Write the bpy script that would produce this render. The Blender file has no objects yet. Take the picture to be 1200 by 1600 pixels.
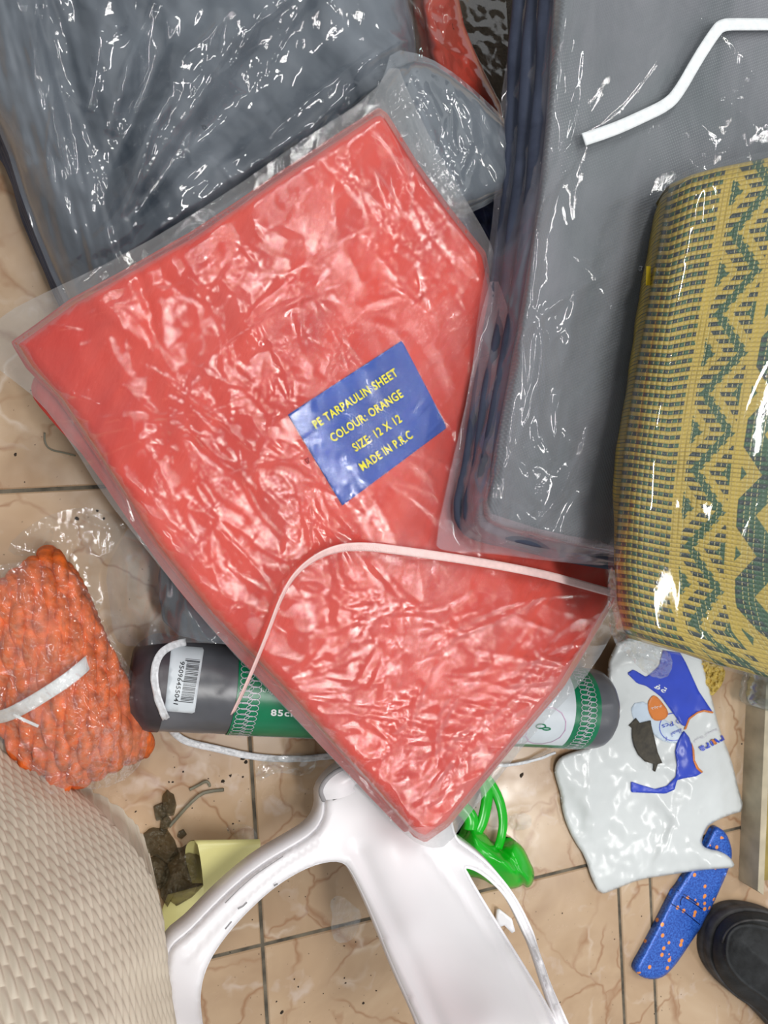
import bpy, math, random
import numpy as np
from mathutils import Matrix, Vector
from mathutils.geometry import delaunay_2d_cdt

# ------------------------------------------------------------------ camera
K = 0.45 / 0.40
RX, RY, CH = -0.01400303, -0.34154631, 0.67715239 * K
GA, GOX, GOY = 0.05816972, 0.1078049 * K, -0.38878397 * K
F = 1250.0
_cx, _sx, _cy, _sy = math.cos(RX), math.sin(RX), math.cos(RY), math.sin(RY)
ROT = np.array([[_cy, 0, _sy], [0, 1, 0], [-_sy, 0, _cy]]) @ np.array([[1, 0, 0], [0, _cx, -_sx], [0, _sx, _cx]])
scn = bpy.context.scene
C = scn.collection
cam_d = bpy.data.cameras.new('camera')
cam_d.sensor_fit = 'VERTICAL'; cam_d.sensor_height = 32.0; cam_d.lens = F / 1600 * 32.0
cam_d.clip_start = 0.01
cam_d.dof.use_dof = True; cam_d.dof.focus_distance = 0.64; cam_d.dof.aperture_fstop = 12.0
cam = bpy.data.objects.new('camera', cam_d); C.objects.link(cam)
cam.matrix_world = Matrix.Translation((0, 0, CH)) @ Matrix(ROT.tolist()).to_4x4()
scn.camera = cam

# ------------------------------------------------------------------ world, lamps, exposure
w = bpy.data.worlds.new('room_light'); scn.world = w; w.use_nodes = True
w.node_tree.nodes['Background'].inputs[0].default_value = (0.93, 0.97, 1.0, 1)
w.node_tree.nodes['Background'].inputs[1].default_value = 0.40
scn.view_settings.view_transform = 'Standard'; scn.view_settings.look = 'None'
scn.view_settings.gamma = 1.0; scn.view_settings.use_curve_mapping = False
scn.view_settings.exposure = 0.0

def mirror_at(px, py, z):      # where a level mirror on the floor shows the ceiling in that pixel
    d = ROT @ np.array([(px - 600) / F, -(py - 800) / F, -1.0])
    t = (CH + z) / -d[2]
    return (d[0] * t, d[1] * t, z)
def tube(px, py, power, rz, sx=1.2, sy=0.13, z=2.5, col=(1.0, 0.985, 0.96)):
    l = bpy.data.lights.new('ceiling_tube', 'AREA'); l.shape = 'RECTANGLE'; l.size = sx; l.size_y = sy
    l.energy = power; l.color = col
    o = bpy.data.objects.new('ceiling_tube', l); C.objects.link(o)
    o.location = mirror_at(px, py, z); o.rotation_euler = (0, 0, rz)
    return o
tube(330, 900, 27, 1.9)
tube(250, 190, 26, 1.2)
tube(1080, 560, 26, 1.2)
tube(760, 1160, 17, 1.9)

scn.cycles.transparent_max_bounces = 24

# ------------------------------------------------------------------ numeric helpers
def at(px, py, z=0.0):
    px = np.asarray(px, float); py = np.asarray(py, float); z = np.asarray(z, float)
    d = np.stack([(px - 600) / F, -(py - 800) / F, -np.ones_like(px)], -1) @ ROT.T
    t = (CH - z) / -d[..., 2]
    return np.stack([d[..., 0] * t, d[..., 1] * t, np.broadcast_to(z, t.shape) + 0 * t], -1)
def proj(P):
    q = (np.asarray(P, float) - np.array([0, 0, CH])) @ ROT
    return np.stack([600 + F * q[..., 0] / -q[..., 2], 800 - F * q[..., 1] / -q[..., 2]], -1)

def _hash(ix, iy, seed):
    h = (ix.astype(np.int64) * 374761393 + iy.astype(np.int64) * 668265263 + seed * 1442695041) & 0xffffffff
    h = ((h ^ (h >> 13)) * 1274126177) & 0xffffffff
    return ((h ^ (h >> 16)) & 0xffff) / 65535.0
def noise(x, y, seed=0):
    x = np.asarray(x, float); y = np.asarray(y, float)
    ix = np.floor(x); iy = np.floor(y); fx = x - ix; fy = y - iy
    def g(a, b):
        an = _hash(ix + a, iy + b, seed) * 2 * math.pi
        return np.cos(an) * (fx - a) + np.sin(an) * (fy - b)
    u = fx * fx * fx * (fx * (fx * 6 - 15) + 10); v = fy * fy * fy * (fy * (fy * 6 - 15) + 10)
    return 1.4 * ((g(0, 0) * (1 - u) + g(1, 0) * u) * (1 - v) + (g(0, 1) * (1 - u) + g(1, 1) * u) * v)
def fbm(x, y, seed=0, o=4):
    r = 0; a = 1.0
    for i in range(o):
        r = r + a * noise(x * 2 ** i, y * 2 ** i, seed + i * 7); a *= 0.5
    return r
def ridge(x, y, seed=0, o=3):
    r = 0; a = 1.0
    for i in range(o):
        r = r + a * (1 - np.minimum(1, 2.2 * np.abs(noise(x * 2 ** i, y * 2 ** i, seed + i * 7)))); a *= 0.5
    return r / 1.8
def aniso(x, y, ang, sx, sy, seed=0, fn=ridge, o=3):
    c, s = math.cos(ang), math.sin(ang)
    return fn((x * c + y * s) * sx, (-x * s + y * c) * sy, seed, o)

def rbf(pts):
    P = np.array([(a, b) for a, b, _ in pts], float) / 1000; z = np.array([c for _, _, c in pts], float)
    n = len(P); m = z.mean()
    D = np.linalg.norm(P[:, None] - P[None], axis=2)
    wts = np.linalg.solve(D + 1e-6 * np.eye(n), z - m)
    def f(px, py):
        Q = np.stack([np.asarray(px, float), np.asarray(py, float)], -1) / 1000
        r = 0
        for i in range(n):
            r = r + wts[i] * np.sqrt(((Q - P[i]) ** 2).sum(-1) + 4e-4)
        return r + m
    return f
def resample(poly, n, closed=True, smooth=0):
    P = np.array(poly, float)
    for _ in range(smooth):
        if closed:
            Q = np.roll(P, -1, 0); P = np.stack([P * .75 + Q * .25, P * .25 + Q * .75], 1).reshape(-1, P.shape[1])
        else:
            A, B = P[:-1], P[1:]; M_ = np.stack([A * .75 + B * .25, A * .25 + B * .75], 1).reshape(-1, P.shape[1])
            P = np.vstack([P[:1], M_, P[-1:]])
    if closed: P = np.vstack([P, P[:1]])
    d = np.concatenate([[0], np.cumsum(np.linalg.norm(np.diff(P[:, :2], axis=0), axis=1))])
    t = np.linspace(0, d[-1], n + 1)[:-1] if closed else np.linspace(0, d[-1], n)
    return np.stack([np.interp(t, d, P[:, k]) for k in range(P.shape[1])], 1)
def inside(P, poly):
    poly = np.asarray(poly, float); x, y = P[:, 0], P[:, 1]; r = np.zeros(len(P), bool); j = len(poly) - 1
    for i in range(len(poly)):
        xi, yi = poly[i]; xj, yj = poly[j]
        c = ((yi > y) != (yj > y)) & (x < (xj - xi) * (y - yi) / ((yj - yi) if yj != yi else 1e-9) + xi)
        r ^= c; j = i
    return r
def pdist(P, poly, closed=True):
    poly = np.asarray(poly, float); n = len(poly); best = np.full(len(P), 1e9)
    for i in range(n if closed else n - 1):
        a = poly[i]; b = poly[(i + 1) % n]; ab = b - a
        t = np.clip(((P - a) @ ab) / max(ab @ ab, 1e-12), 0, 1)
        best = np.minimum(best, ((P - a - t[:, None] * ab) ** 2).sum(1))
    return np.sqrt(best)

# ------------------------------------------------------------------ object helpers
def link(name, V, Fc, mat, parent=None, smooth=True, col=None):
    me = bpy.data.meshes.new(name)
    V = np.asarray(V, float)
    if isinstance(Fc, np.ndarray):
        n, k = Fc.shape
        me.vertices.add(len(V)); me.vertices.foreach_set('co', V.ravel())
        me.loops.add(n * k); me.loops.foreach_set('vertex_index', Fc.ravel().astype(np.int32))
        me.polygons.add(n); me.polygons.foreach_set('loop_start', np.arange(0, n * k, k, dtype=np.int32))
        me.update(calc_edges=True); me.validate()
    else:
        me.from_pydata(V.tolist(), [], Fc); me.update()
    if smooth: me.polygons.foreach_set('use_smooth', np.ones(len(me.polygons), bool))
    if col is not None:
        a = me.color_attributes.new('Col', 'FLOAT_COLOR', 'POINT')
        a.data.foreach_set('color', np.hstack([col, np.ones((len(col), 1))]).ravel())
    if mat: me.materials.append(mat)
    o = bpy.data.objects.new(name, me); C.objects.link(o)
    if parent is not None: o.parent = parent
    return o
def tag(o, label, cat, group=None):
    o['label'] = label; o['category'] = cat
    if group: o['group'] = group
    return o
def thing(name, label, cat, group=None, loc=None):
    # empties stay unmoved parents: meshes are built in world coordinates
    o = bpy.data.objects.new(name, None); C.objects.link(o); o.empty_display_size = 0.02
    return tag(o, label, cat, group)
def quads(nr, nc, wrap=False, base=0):
    r = np.arange(nr - 1)[:, None]; c = np.arange(nc if wrap else nc - 1)[None]
    a = r * nc + c; b = r * nc + (c + 1) % nc
    return (np.stack([a, b, b + nc, a + nc], -1).reshape(-1, 4) + base)

class Surf:
    """top face of a packet: z as a function of the viewing ray through (px,py)"""
    def __init__(s, outline, zf, edge=0.012, wr=None, smooth=1, fall=0.0, slope=0.8, zmin=0.0):
        s.out = resample(outline, 260, True, smooth); s.zf = zf; s.edge = edge; s.wr = wr
        s.fall = fall; s.slope = slope; s.zmin = zmin
        s.zm = float(np.mean(zf(s.out[:, 0], s.out[:, 1])))
        s.outw = at(s.out[:, 0], s.out[:, 1], s.zm)[:, :2]
    def z(s, px, py, extra=0.0):
        px = np.asarray(px, float).ravel(); py = np.asarray(py, float).ravel()
        z0 = s.zf(px, py); Pw = at(px, py, s.zm)[:, :2]
        if s.wr is not None: z0 = z0 + s.wr(Pw[:, 0], Pw[:, 1], px, py)
        d = pdist(Pw, s.outw); ins = inside(np.stack([px, py], 1), s.out)
        q = np.clip(1 - d / s.edge, 0, 1)
        drop = s.edge * (1 - np.sqrt(np.maximum(0, 1 - q * q)))
        z1 = np.where(ins, z0 - drop, z0 - s.edge - np.minimum(d * s.slope, s.fall))
        return np.maximum(z1 + extra, s.zmin)
    def hit(s, px, py, off=0.0):
        return at(px, py, s.z(px, py) + off)

def radial(name, surf_z, outline, mat, parent, na=500, nr=120, c=None, thick=None, layers=0, smooth=1, ease=1.25, seed=0, bulge=0.002, flare=0.0, side=None):
    out = resample(outline, na, True, smooth)
    if c is None: c = out.mean(0)
    c = np.array(c, float)
    t = np.linspace(0, 1, nr + 1)[1:]; s = 1 - (1 - t) ** ease
    P = c + s[:, None, None] * (out - c)[None]
    px = np.concatenate([[c[0]], P[..., 0].ravel()]); py = np.concatenate([[c[1]], P[..., 1].ravel()])
    z = surf_z(px, py)
    V = at(px, py, z)
    tri = None
    faces = [quads(nr, na, True, 1)]
    i = np.arange(na)
    cap = np.stack([np.zeros(na, int), 1 + i, 1 + (i + 1) % na, 1 + (i + 1) % na], 1)
    fl = [[0, 1 + k, 1 + (k + 1) % na] for k in range(na)]
    if thick is not None:
        B = V[1 + (nr - 1) * na:1 + nr * na]
        tg = np.roll(B, -1, 0)[:, :2] - np.roll(B, 1, 0)[:, :2]
        nrm = np.stack([tg[:, 1], -tg[:, 0]], 1); nrm /= np.linalg.norm(nrm, axis=1)[:, None] + 1e-9
        if ((B[:, :2] - B[:, :2].mean(0)) * nrm).sum() < 0: nrm = -nrm
        n_l = max(layers * 6, 4); prev = 1 + (nr - 1) * na
        arc = np.arange(na) / na * 60
        rows = []
        for k in range(1, n_l + 1):
            f = k / n_l
            off = bulge * (abs(math.sin(f * math.pi * max(layers, 1)))) + flare * f
            if layers: off = off + 0.35 * bulge * noise(arc * 0.4, np.full(na, math.floor(f * layers - 1e-6) * 5.3), seed)
            zz = B[:, 2] * (1 - f) + (thick(B) if callable(thick) else (B[:, 2] - thick)) * f
            rows.append(np.column_stack([B[:, 0] + nrm[:, 0] * off, B[:, 1] + nrm[:, 1] * off, zz]))
        R_ = np.vstack(rows); base = len(V); V = np.vstack([V, R_])
        first = np.stack([prev + i, prev + (i + 1) % na, base + (i + 1) % na, base + i], 1)
        faces += [first, quads(n_l, na, True, base)]
        cb = len(V); last = base + (n_l - 1) * na
        V = np.vstack([V, [V[last:last + na].mean(0)]])
        fl += [[cb, last + (k + 1) % na, last + k] for k in range(na)]
    Q = np.vstack(faces)
    me_faces = Q[:, ::-1].tolist() + [f[::-1] for f in fl]
    o = link(name, V, me_faces, mat, parent)
    if side is not None:
        o.data.materials.append(side); k0 = nr * na - na; m_ = np.zeros(len(o.data.polygons), np.int32); m_[k0:len(Q)] = 1
        if len(o.data.polygons) == len(me_faces): o.data.polygons.foreach_set('material_index', m_)
    return o
def cdt(outer, holes=(), step=6.0, jitter=0.0):
    outer = np.asarray(outer, float)
    loops = [outer] + [np.asarray(h, float) for h in holes]
    V = []; E_ = []
    for L in loops:
        b = len(V); V += [tuple(p) for p in L]; E_ += [(b + i, b + (i + 1) % len(L)) for i in range(len(L))]
    x0, y0 = outer.min(0); x1, y1 = outer.max(0)
    gx, gy = np.meshgrid(np.arange(x0 + step / 2, x1, step), np.arange(y0 + step / 2, y1, step))
    gx = gx + (np.arange(gx.shape[0]) % 2)[:, None] * step / 2
    G = np.stack([gx.ravel(), gy.ravel()], 1)
    if len(G):
        k = inside(G, outer)
        for h in loops[1:]: k &= ~inside(G, h)
        for L in loops: k &= pdist(G, L) > step * 0.45
        V += [tuple(p) for p in G[k]]
    r = delaunay_2d_cdt([Vector(v) for v in V], E_, [], 0, 1e-5)
    vo = np.array([tuple(v) for v in r[0]]); fo = np.array([list(f) for f in r[2]])
    cen = vo[fo].mean(1); k = inside(cen, outer)
    for h in loops[1:]: k &= ~inside(cen, h)
    fo = fo[k]
    a = vo[fo]; ar = np.cross(a[:, 1] - a[:, 0], a[:, 2] - a[:, 0])
    fo = fo[np.abs(ar) > 1e-6]; ar = ar[np.abs(ar) > 1e-6]
    fo[ar > 0] = fo[ar > 0][:, ::-1]      # image y points down, so this faces up in the world
    used = np.unique(fo); mp = np.zeros(len(vo), int); mp[used] = np.arange(len(used))
    return vo[used], mp[fo]
def solid(name, V, T, thick, mat, parent=None, smooth=True, zfloor=None):
    V = np.asarray(V, float); n = len(V)
    B = V.copy(); B[:, 2] = V[:, 2] - thick if zfloor is None else zfloor
    e = {}
    for f in T.tolist():
        for i in range(3):
            a, b = f[i], f[(i + 1) % 3]
            if (b, a) in e: del e[(b, a)]
            else: e[(a, b)] = 1
    Fc = [list(f) for f in T.tolist()] + [[a + n, c_ + n, b + n] for a, b, c_ in T.tolist()] + [[b, a, a + n, b + n] for (a, b) in e]
    return link(name, np.vstack([V, B]), Fc, mat, parent, smooth)
def decal(name, poly, hit, mat, parent, step=6.0, off=0.0006, holes=(), smooth=0, n=None, thick=0.0002):
    P = resample(poly, n or max(24, int(len(poly) * 8)), True, smooth) if n or smooth else np.asarray(poly, float)
    v, t = cdt(P, holes, step)
    W = hit(v[:, 0], v[:, 1], off)
    return solid(name, W, t, thick, mat, parent)
def text(name, s, p0, p1, h, hit, mat, parent, off=0.001, bold=0.0, flip=False, shear=0.0):
    cu = bpy.data.curves.new('t', 'FONT'); cu.body = s; cu.offset = bold; cu.resolution_u = 3; cu.space_character = 1.0 + bold * 5
    ob = bpy.data.objects.new('t', cu); C.objects.link(ob)
    dg = bpy.context.evaluated_depsgraph_get()
    me = ob.evaluated_get(dg).to_mesh()
    V = np.array([tuple(v.co) for v in me.vertices]); Fc = [list(p.vertices) for p in me.polygons]
    ob.evaluated_get(dg).to_mesh_clear()
    bpy.data.objects.remove(ob); bpy.data.curves.remove(cu)
    if not len(V): return None
    x0, x1 = V[:, 0].min(), V[:, 0].max(); p0 = np.array(p0, float); p1 = np.array(p1, float)
    ax = p1 - p0; nx = np.array([ax[1], -ax[0]]); nx /= np.linalg.norm(nx)
    if flip: nx = -nx
    cap = 0.69
    P = p0 + ((V[:, 0] - x0) / (x1 - x0))[:, None] * ax + (V[:, 1] / cap * h)[:, None] * nx
    return link(name, hit(P[:, 0], P[:, 1], off), Fc, mat, parent, False)
def frames(P):
    T = np.gradient(P, axis=0); T /= np.linalg.norm(T, axis=1)[:, None] + 1e-12
    S = np.cross(T, np.array([0, 0, 1.0])); ln = np.linalg.norm(S, axis=1)
    S = np.where(ln[:, None] > 1e-4, S / (ln[:, None] + 1e-12), np.array([1, 0, 0]))
    U = np.cross(S, T)
    return T, S, U
def smooth_path(P, n, it=3):
    return resample3(P, n, it)
def resample3(P, n, it=2):
    P = np.array(P, float)
    for _ in range(it):
        A, B = P[:-1], P[1:]
        P = np.vstack([P[:1], np.stack([A * .75 + B * .25, A * .25 + B * .75], 1).reshape(-1, P.shape[1]), P[-1:]])
    d = np.concatenate([[0], np.cumsum(np.linalg.norm(np.diff(P[:, :3], axis=0), axis=1))])
    t = np.linspace(0, d[-1], n)
    return np.stack([np.interp(t, d, P[:, k]) for k in range(P.shape[1])], 1)
def ribbon(name, path, width, mat, parent=None, thick=0.0008, n=90, twist=None, it=3, wfun=None, nw=5, crinkle=0.0):
    """path: (px,py,z) list"""
    p = np.array(path, float); W = at(p[:, 0], p[:, 1], p[:, 2])
    if twist is not None: W = np.column_stack([W, twist])
    P = resample3(W, n, it)
    tw = P[:, 3] if P.shape[1] > 3 else np.zeros(n); P = P[:, :3]
    T, S, U = frames(P)
    A = np.cos(tw)[:, None] * S + np.sin(tw)[:, None] * U; N_ = np.cross(A, T)
    wd = width * (wfun(np.linspace(0, 1, n)) if wfun else np.ones(n))
    rows = []
    ks = np.linspace(-1, 1, nw)
    for k in ks:
        cr = crinkle * noise(np.arange(n) * 0.35, np.full(n, k * 2.7), 5)
        rows.append(P + A * (wd * k / 2)[:, None] + N_ * (thick / 2 + cr)[:, None] if np.ndim(cr) else P + A * (wd * k / 2)[:, None] + N_ * thick / 2)
    for k in ks[::-1]:
        cr = crinkle * noise(np.arange(n) * 0.35, np.full(n, k * 2.7), 5)
        rows.append(P + A * (wd * k / 2)[:, None] + N_ * (-thick / 2 + cr)[:, None])
    V = np.stack(rows, 1).reshape(-1, 3); m = 2 * nw
    Q = quads(n, m, True)
    return link(name, V, Q.tolist() + [list(range(m))[::-1], list(range((n - 1) * m, n * m))], mat, parent)
def tube_mesh(P, R, ns=10, flat=1.0):
    T, S, U = frames(P); a = np.linspace(0, 2 * math.pi, ns, endpoint=False)
    R = np.broadcast_to(R, (len(P),))
    V = P[:, None] + R[:, None, None] * (np.cos(a)[None, :, None] * S[:, None] + flat * np.sin(a)[None, :, None] * U[:, None])
    n = len(P)
    return V.reshape(-1, 3), quads(n, ns, True).tolist() + [list(range(ns))[::-1], list(range((n - 1) * ns, n * ns))]
def merge(parts):
    V = []; Fc = []; b = 0
    for v, f in parts:
        V.append(v); Fc += [[i + b for i in q] for q in f]; b += len(v)
    return np.vstack(V), Fc
def box(x0, x1, y0, y1, z0, z1, bev=0.001):
    # chamfered block
    V = []
    for z, b in ((z0, 0), (z1 - bev, 0), (z1, bev)):
        V += [(x0 + b, y0 + b, z), (x1 - b, y0 + b, z), (x1 - b, y1 - b, z), (x0 + b, y1 - b, z)]
    Fc = [[3, 2, 1, 0], [8, 9, 10, 11]]
    for k in (0, 4):
        for i in range(4): Fc.append([k + i, k + (i + 1) % 4, k + 4 + (i + 1) % 4, k + 4 + i])
    return np.array(V), Fc
def creases(seed, n, bbox, length, ang, spread, h, wdt=5.0, centre=None):
    """sharp folds: sum of ridges along random short lines (px units)"""
    rg = np.random.default_rng(seed); L = []
    for i in range(n):
        x = rg.uniform(bbox[0], bbox[2]); y = rg.uniform(bbox[1], bbox[3])
        a = ang + rg.normal() * spread
        if centre is not None: a = math.atan2(y - centre[1], x - centre[0]) + rg.normal() * spread
        l = rg.uniform(*length); L.append((x, y, a, l, h * rg.uniform(.4, 1.2), wdt * rg.uniform(.6, 1.6), rg.uniform(-.3, .3)))
    def f(px, py):
        r = np.zeros_like(px)
        for x, y, a, l, hh, ww, cv in L:
            u = (px - x) * math.cos(a) + (py - y) * math.sin(a); v = -(px - x) * math.sin(a) + (py - y) * math.cos(a)
            v = v + cv * u * u / l
            k = np.clip(1 - (u / l) ** 2, 0, 1)
            q_ = v / (1.9 * ww * (0.4 + k)); r = r + 0.62 * hh * k / (1 + q_ * q_ * (1 + np.abs(q_)))
        return r
    return f

# ------------------------------------------------------------------ materials
def lin(c):
    c = [x / 255 for x in c]
    return tuple((x / 12.92 if x <= 0.04045 else ((x + 0.055) / 1.055) ** 2.4) for x in c) + (1,)
class NT:
    def __init__(s, name):
        s.m = bpy.data.materials.new(name); s.m.use_nodes = True; s.t = s.m.node_tree; s.t.nodes.clear()
        s.out = s.t.nodes.new('ShaderNodeOutputMaterial')
    def n(s, typ, **kw):
        nd = s.t.nodes.new('ShaderNode' + typ)
        for k, v in kw.items():
            if k.startswith('_'): setattr(nd, k[1:], v)
            else:
                key = k.replace('__', ' ') if not k.startswith('i') or not k[1:].isdigit() else int(k[1:])
                if hasattr(v, 'is_output') or isinstance(v, bpy.types.NodeSocket): s.t.links.new(v, nd.inputs[key])
                else: nd.inputs[key].default_value = v
        return nd
    def pos(s, scale=(1, 1, 1), rot=(0, 0, 0)):
        g = s.n('NewGeometry'); m = s.n('Mapping', Vector=g.outputs['Position'], Scale=scale, Rotation=rot)
        return m.outputs[0]
    def noise(s, vec, scale, detail=3, rough=0.5, typ='FBM', dist=0.0):
        nd = s.n('TexNoise', _noise_type=typ, Vector=vec, Scale=scale, Detail=detail, Roughness=rough, Distortion=dist)
        return nd.outputs[0]
    def ramp(s, fac, stops):
        nd = s.n('ValToRGB', Fac=fac); cr = nd.color_ramp
        while len(cr.elements) < len(stops): cr.elements.new(0.5)
        for e, (p, c) in zip(cr.elements, stops):
            e.position = p; e.color = c if not isinstance(c, (int, float)) else (c, c, c, 1)
        return nd.outputs[0]
    def math(s, op, a, b=0.0, clamp=False):
        return s.n('Math', _operation=op, _use_clamp=clamp, i0=a, i1=b).outputs[0]
    def mix(s, fac, a, b, bt='MIX'):
        nd = s.n('Mix', _data_type='RGBA', _blend_type=bt); 
        for key, v in ((0, fac), (6, a), (7, b)):
            if isinstance(v, bpy.types.NodeSocket): s.t.links.new(v, nd.inputs[key])
            else: nd.inputs[key].default_value = v
        return nd.outputs[2]
    def bump(s, h, strength=0.3, dist=0.001, normal=None):
        nd = s.n('Bump', Height=h, Strength=strength, Distance=dist)
        if normal is not None: s.t.links.new(normal, nd.inputs['Normal'])
        return nd.outputs[0]
    def bsdf(s, col, rough=0.5, normal=None, **kw):
        nd = s.n('BsdfPrincipled', Base__Color=col, Roughness=rough, **kw)
        if normal is not None: s.t.links.new(normal, nd.inputs['Normal'])
        return nd.outputs[0]
    def done(s, sh):
        s.t.links.new(sh, s.out.inputs[0]); return s.m
def plain(name, c, rough=0.5, var=0.08, nscale=60, bump=0.15, bscale=400, **kw):
    t = NT(name); p = t.pos(); f = t.noise(p, nscale, 3)
    c = lin(c); d = tuple(x * (1 - var * 2.2) for x in c[:3]) + (1,); l = tuple(min(1, x * (1 + var)) for x in c[:3]) + (1,)
    col = t.ramp(f, [(0.3, d), (0.7, l)])
    return t.done(t.bsdf(col, rough, t.bump(t.noise(p, bscale, 2), bump, 0.0006), **kw))
def film(name, tint=(0.97, 0.98, 0.98), veil=(0.04, 0.22), vcol=(225, 228, 230), bump=0.5, scale=1.0, ang=0.0, gloss=0.03, refl=0.9):
    t = NT(name); p = t.pos(rot=(0, 0, ang))
    ps = t.n('Mapping', Vector=p, Scale=(1.0, 0.3, 1.0)).outputs[0]
    r1 = t.noise(ps, 78 * scale, 3, 0.55, 'RIDGED_MULTIFRACTAL', 0.6)
    r2 = t.noise(p, 480 * scale, 2, 0.5, 'FBM', 1.5)
    h = t.math('ADD', t.math('MULTIPLY', r1, 0.8), t.math('MULTIPLY', r2, 0.10))
    nm = t.bump(h, bump, 0.0016)
    fr = t.n('Fresnel', IOR=1.5); t.t.links.new(nm, fr.inputs['Normal'])
    fac = t.math('MINIMUM', t.math('ADD', t.math('MULTIPLY', fr.outputs[0], refl), 0.010, True), 0.24)
    tr = t.n('BsdfTransparent', Color=tint + (1,)).outputs[0]
    gl = t.n('BsdfGlossy', Color=(1, 1, 1, 1), Roughness=gloss, Normal=nm).outputs[0]
    s1 = t.n('MixShader', i0=fac, i1=tr, i2=gl).outputs[0]
    df = t.n('BsdfDiffuse', Color=lin(vcol)).outputs[0]
    tl = t.n('BsdfTranslucent', Color=lin(vcol)).outputs[0]
    dd = t.n('MixShader', i0=0.35, i1=df, i2=tl).outputs[0]
    v = t.noise(ps, 16 * scale, 5, 0.6, 'FBM', 1.0)
    vf = t.n('MapRange', Value=v, From__Min=0.35, From__Max=0.7, To__Min=veil[0], To__Max=veil[1]).outputs[0]
    return t.done(t.n('MixShader', i0=vf, i1=s1, i2=dd).outputs[0])
def tarp(name, dark, light, ang, weave=0.0, rough=0.66, sc=1.0, bump=0.5):
    t = NT(name); p = t.pos(rot=(0, 0, ang)); ps = t.n('Mapping', Vector=p, Scale=(1.0, 0.22, 1.0)).outputs[0]
    f = t.noise(ps, 22 * sc, 5, 0.6, 'FBM', 0.6)
    col = t.ramp(f, [(0.32, lin(dark)), (0.62, lin(light))])
    a = t.noise(ps, 150 * sc, 3, 0.6, 'RIDGED_MULTIFRACTAL', 0.4)
    b = t.noise(ps, 420 * sc, 2)
    h = t.math('ADD', t.math('MULTIPLY', a, 0.4), t.math('MULTIPLY', b, 0.5))
    if weave:
        sx = t.n('SeparateXYZ', Vector=t.pos(rot=(0, 0, 0.35))).outputs
        k = 2 * math.pi / 0.0032
        wv = t.math('MULTIPLY', t.math('SINE', t.math('MULTIPLY', sx[0], k)), t.math('SINE', t.math('MULTIPLY', sx[1], k)))
        h = t.math('ADD', h, t.math('MULTIPLY', wv, weave))
        msk = t.math('MULTIPLY', t.math('MULTIPLY', t.math('ADD', wv, 0.0, True), 0.30), t.ramp(t.noise(t.pos(), 7, 2), [(0.42, 0.0), (0.62, 1.0)]))
        col = t.mix(msk, col, lin((185, 190, 192)))
    return t.done(t.bsdf(col, rough, t.bump(h, bump, 0.0012)))

M = {}
M['orange'] = tarp('orange_tarpaulin', (188, 44, 34), (212, 66, 50), 0.5)
M['orange2'] = tarp('orange_tarpaulin_lower', (184, 48, 42), (204, 66, 56), 0.5)
M['grey'] = tarp('grey_tarpaulin', (84, 92, 96), (104, 111, 114), 0.1, weave=0.45)
M['grey_dark'] = tarp('dark_grey_tarpaulin', (58, 66, 74), (84, 92, 100), 0.9, sc=0.6)
M['grey_soft'] = tarp('soft_dark_grey_sheet', (40, 48, 60), (72, 80, 90), 0.9, sc=0.4, bump=0.3, rough=0.5)
M['navy'] = tarp('navy_folds', (32, 40, 60), (60, 68, 88), 1.4, sc=0.6)
M['film'] = film('clear_plastic_film', ang=0.9)
M['film_orange'] = film('clear_film_over_orange', veil=(0.0, 0.09), vcol=(236, 214, 208), bump=1.0, ang=0.7, refl=1.0, scale=1.15, gloss=0.025)
M['film_heavy'] = film('clear_crumpled_film', veil=(0.0, 0.36), vcol=(200, 208, 218), bump=0.7, ang=-0.5, scale=0.6, refl=1.3)
M['film_right'] = film('clear_film_over_grey', veil=(0.06, 0.24), vcol=(214, 208, 218), bump=0.4, ang=0.3, scale=0.8)
M['film_mat'] = film('clear_film_over_mat', veil=(0.0, 0.06), bump=0.16, ang=0.1, scale=0.5, gloss=0.05)
M['film_brown'] = film('clear_film_thick', tint=(0.80, 0.79, 0.74), veil=(0.03, 0.2), vcol=(160, 152, 138), refl=0.5, bump=0.5, scale=0.8)
M['film_floor'] = film('clear_film_scrap', veil=(0.0, 0.12), bump=0.8, scale=0.8)
M['film_tape'] = film('bubbly_clear_tape', veil=(0.0, 0.15), bump=1.0, scale=5.0)
M['film_bottle'] = film('clear_bottle_plastic', tint=(0.86, 0.9, 0.92), veil=(0.03, 0.18), vcol=(190, 200, 205), bump=0.5, scale=0.5, refl=1.6)
M['white_plastic'] = plain('white_moulded_plastic', (242, 240, 243), 0.32, 0.02, 12, 0.05, 200)
M['bag_white'] = plain('white_bag_film', (210, 214, 214), 0.22, 0.03, 20, 0.3, 60)
M['bag_blue'] = plain('blue_print', (50, 74, 190), 0.28, 0.05, 40, 0.12, 90)
M['bag_orange'] = plain('orange_print', (214, 126, 58), 0.3, 0.04)
M['bag_lightblue'] = plain('pale_blue_print', (196, 210, 224), 0.3, 0.03)
M['strap'] = plain('white_woven_strap', (226, 230, 232), 0.5, 0.04, 200, 0.6, 900)
M['strap_pink'] = plain('pinkish_strap', (236, 200, 196), 0.45, 0.04, 200, 0.5, 900)
M['twine'] = plain('shiny_white_twine', (220, 222, 226), 0.3, 0.1, 300, 0.7, 500)
M['rope'] = plain('orange_rope_fibre', (218, 100, 34), 0.5, 0.2, 120, 0.8, 900)
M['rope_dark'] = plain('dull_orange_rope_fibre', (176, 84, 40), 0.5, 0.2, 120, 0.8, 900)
M['roll'] = plain('grey_bag_roll', (96, 98, 104), 0.3, 0.2, 14, 0.4, 60)
M['roll_end'] = plain('dark_roll_end', (62, 56, 62), 0.4, 0.2, 40, 0.4, 120)
M['label_green'] = plain('green_label_paper', (6, 118, 78), 0.3, 0.08, 30, 0.15, 120)
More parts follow.
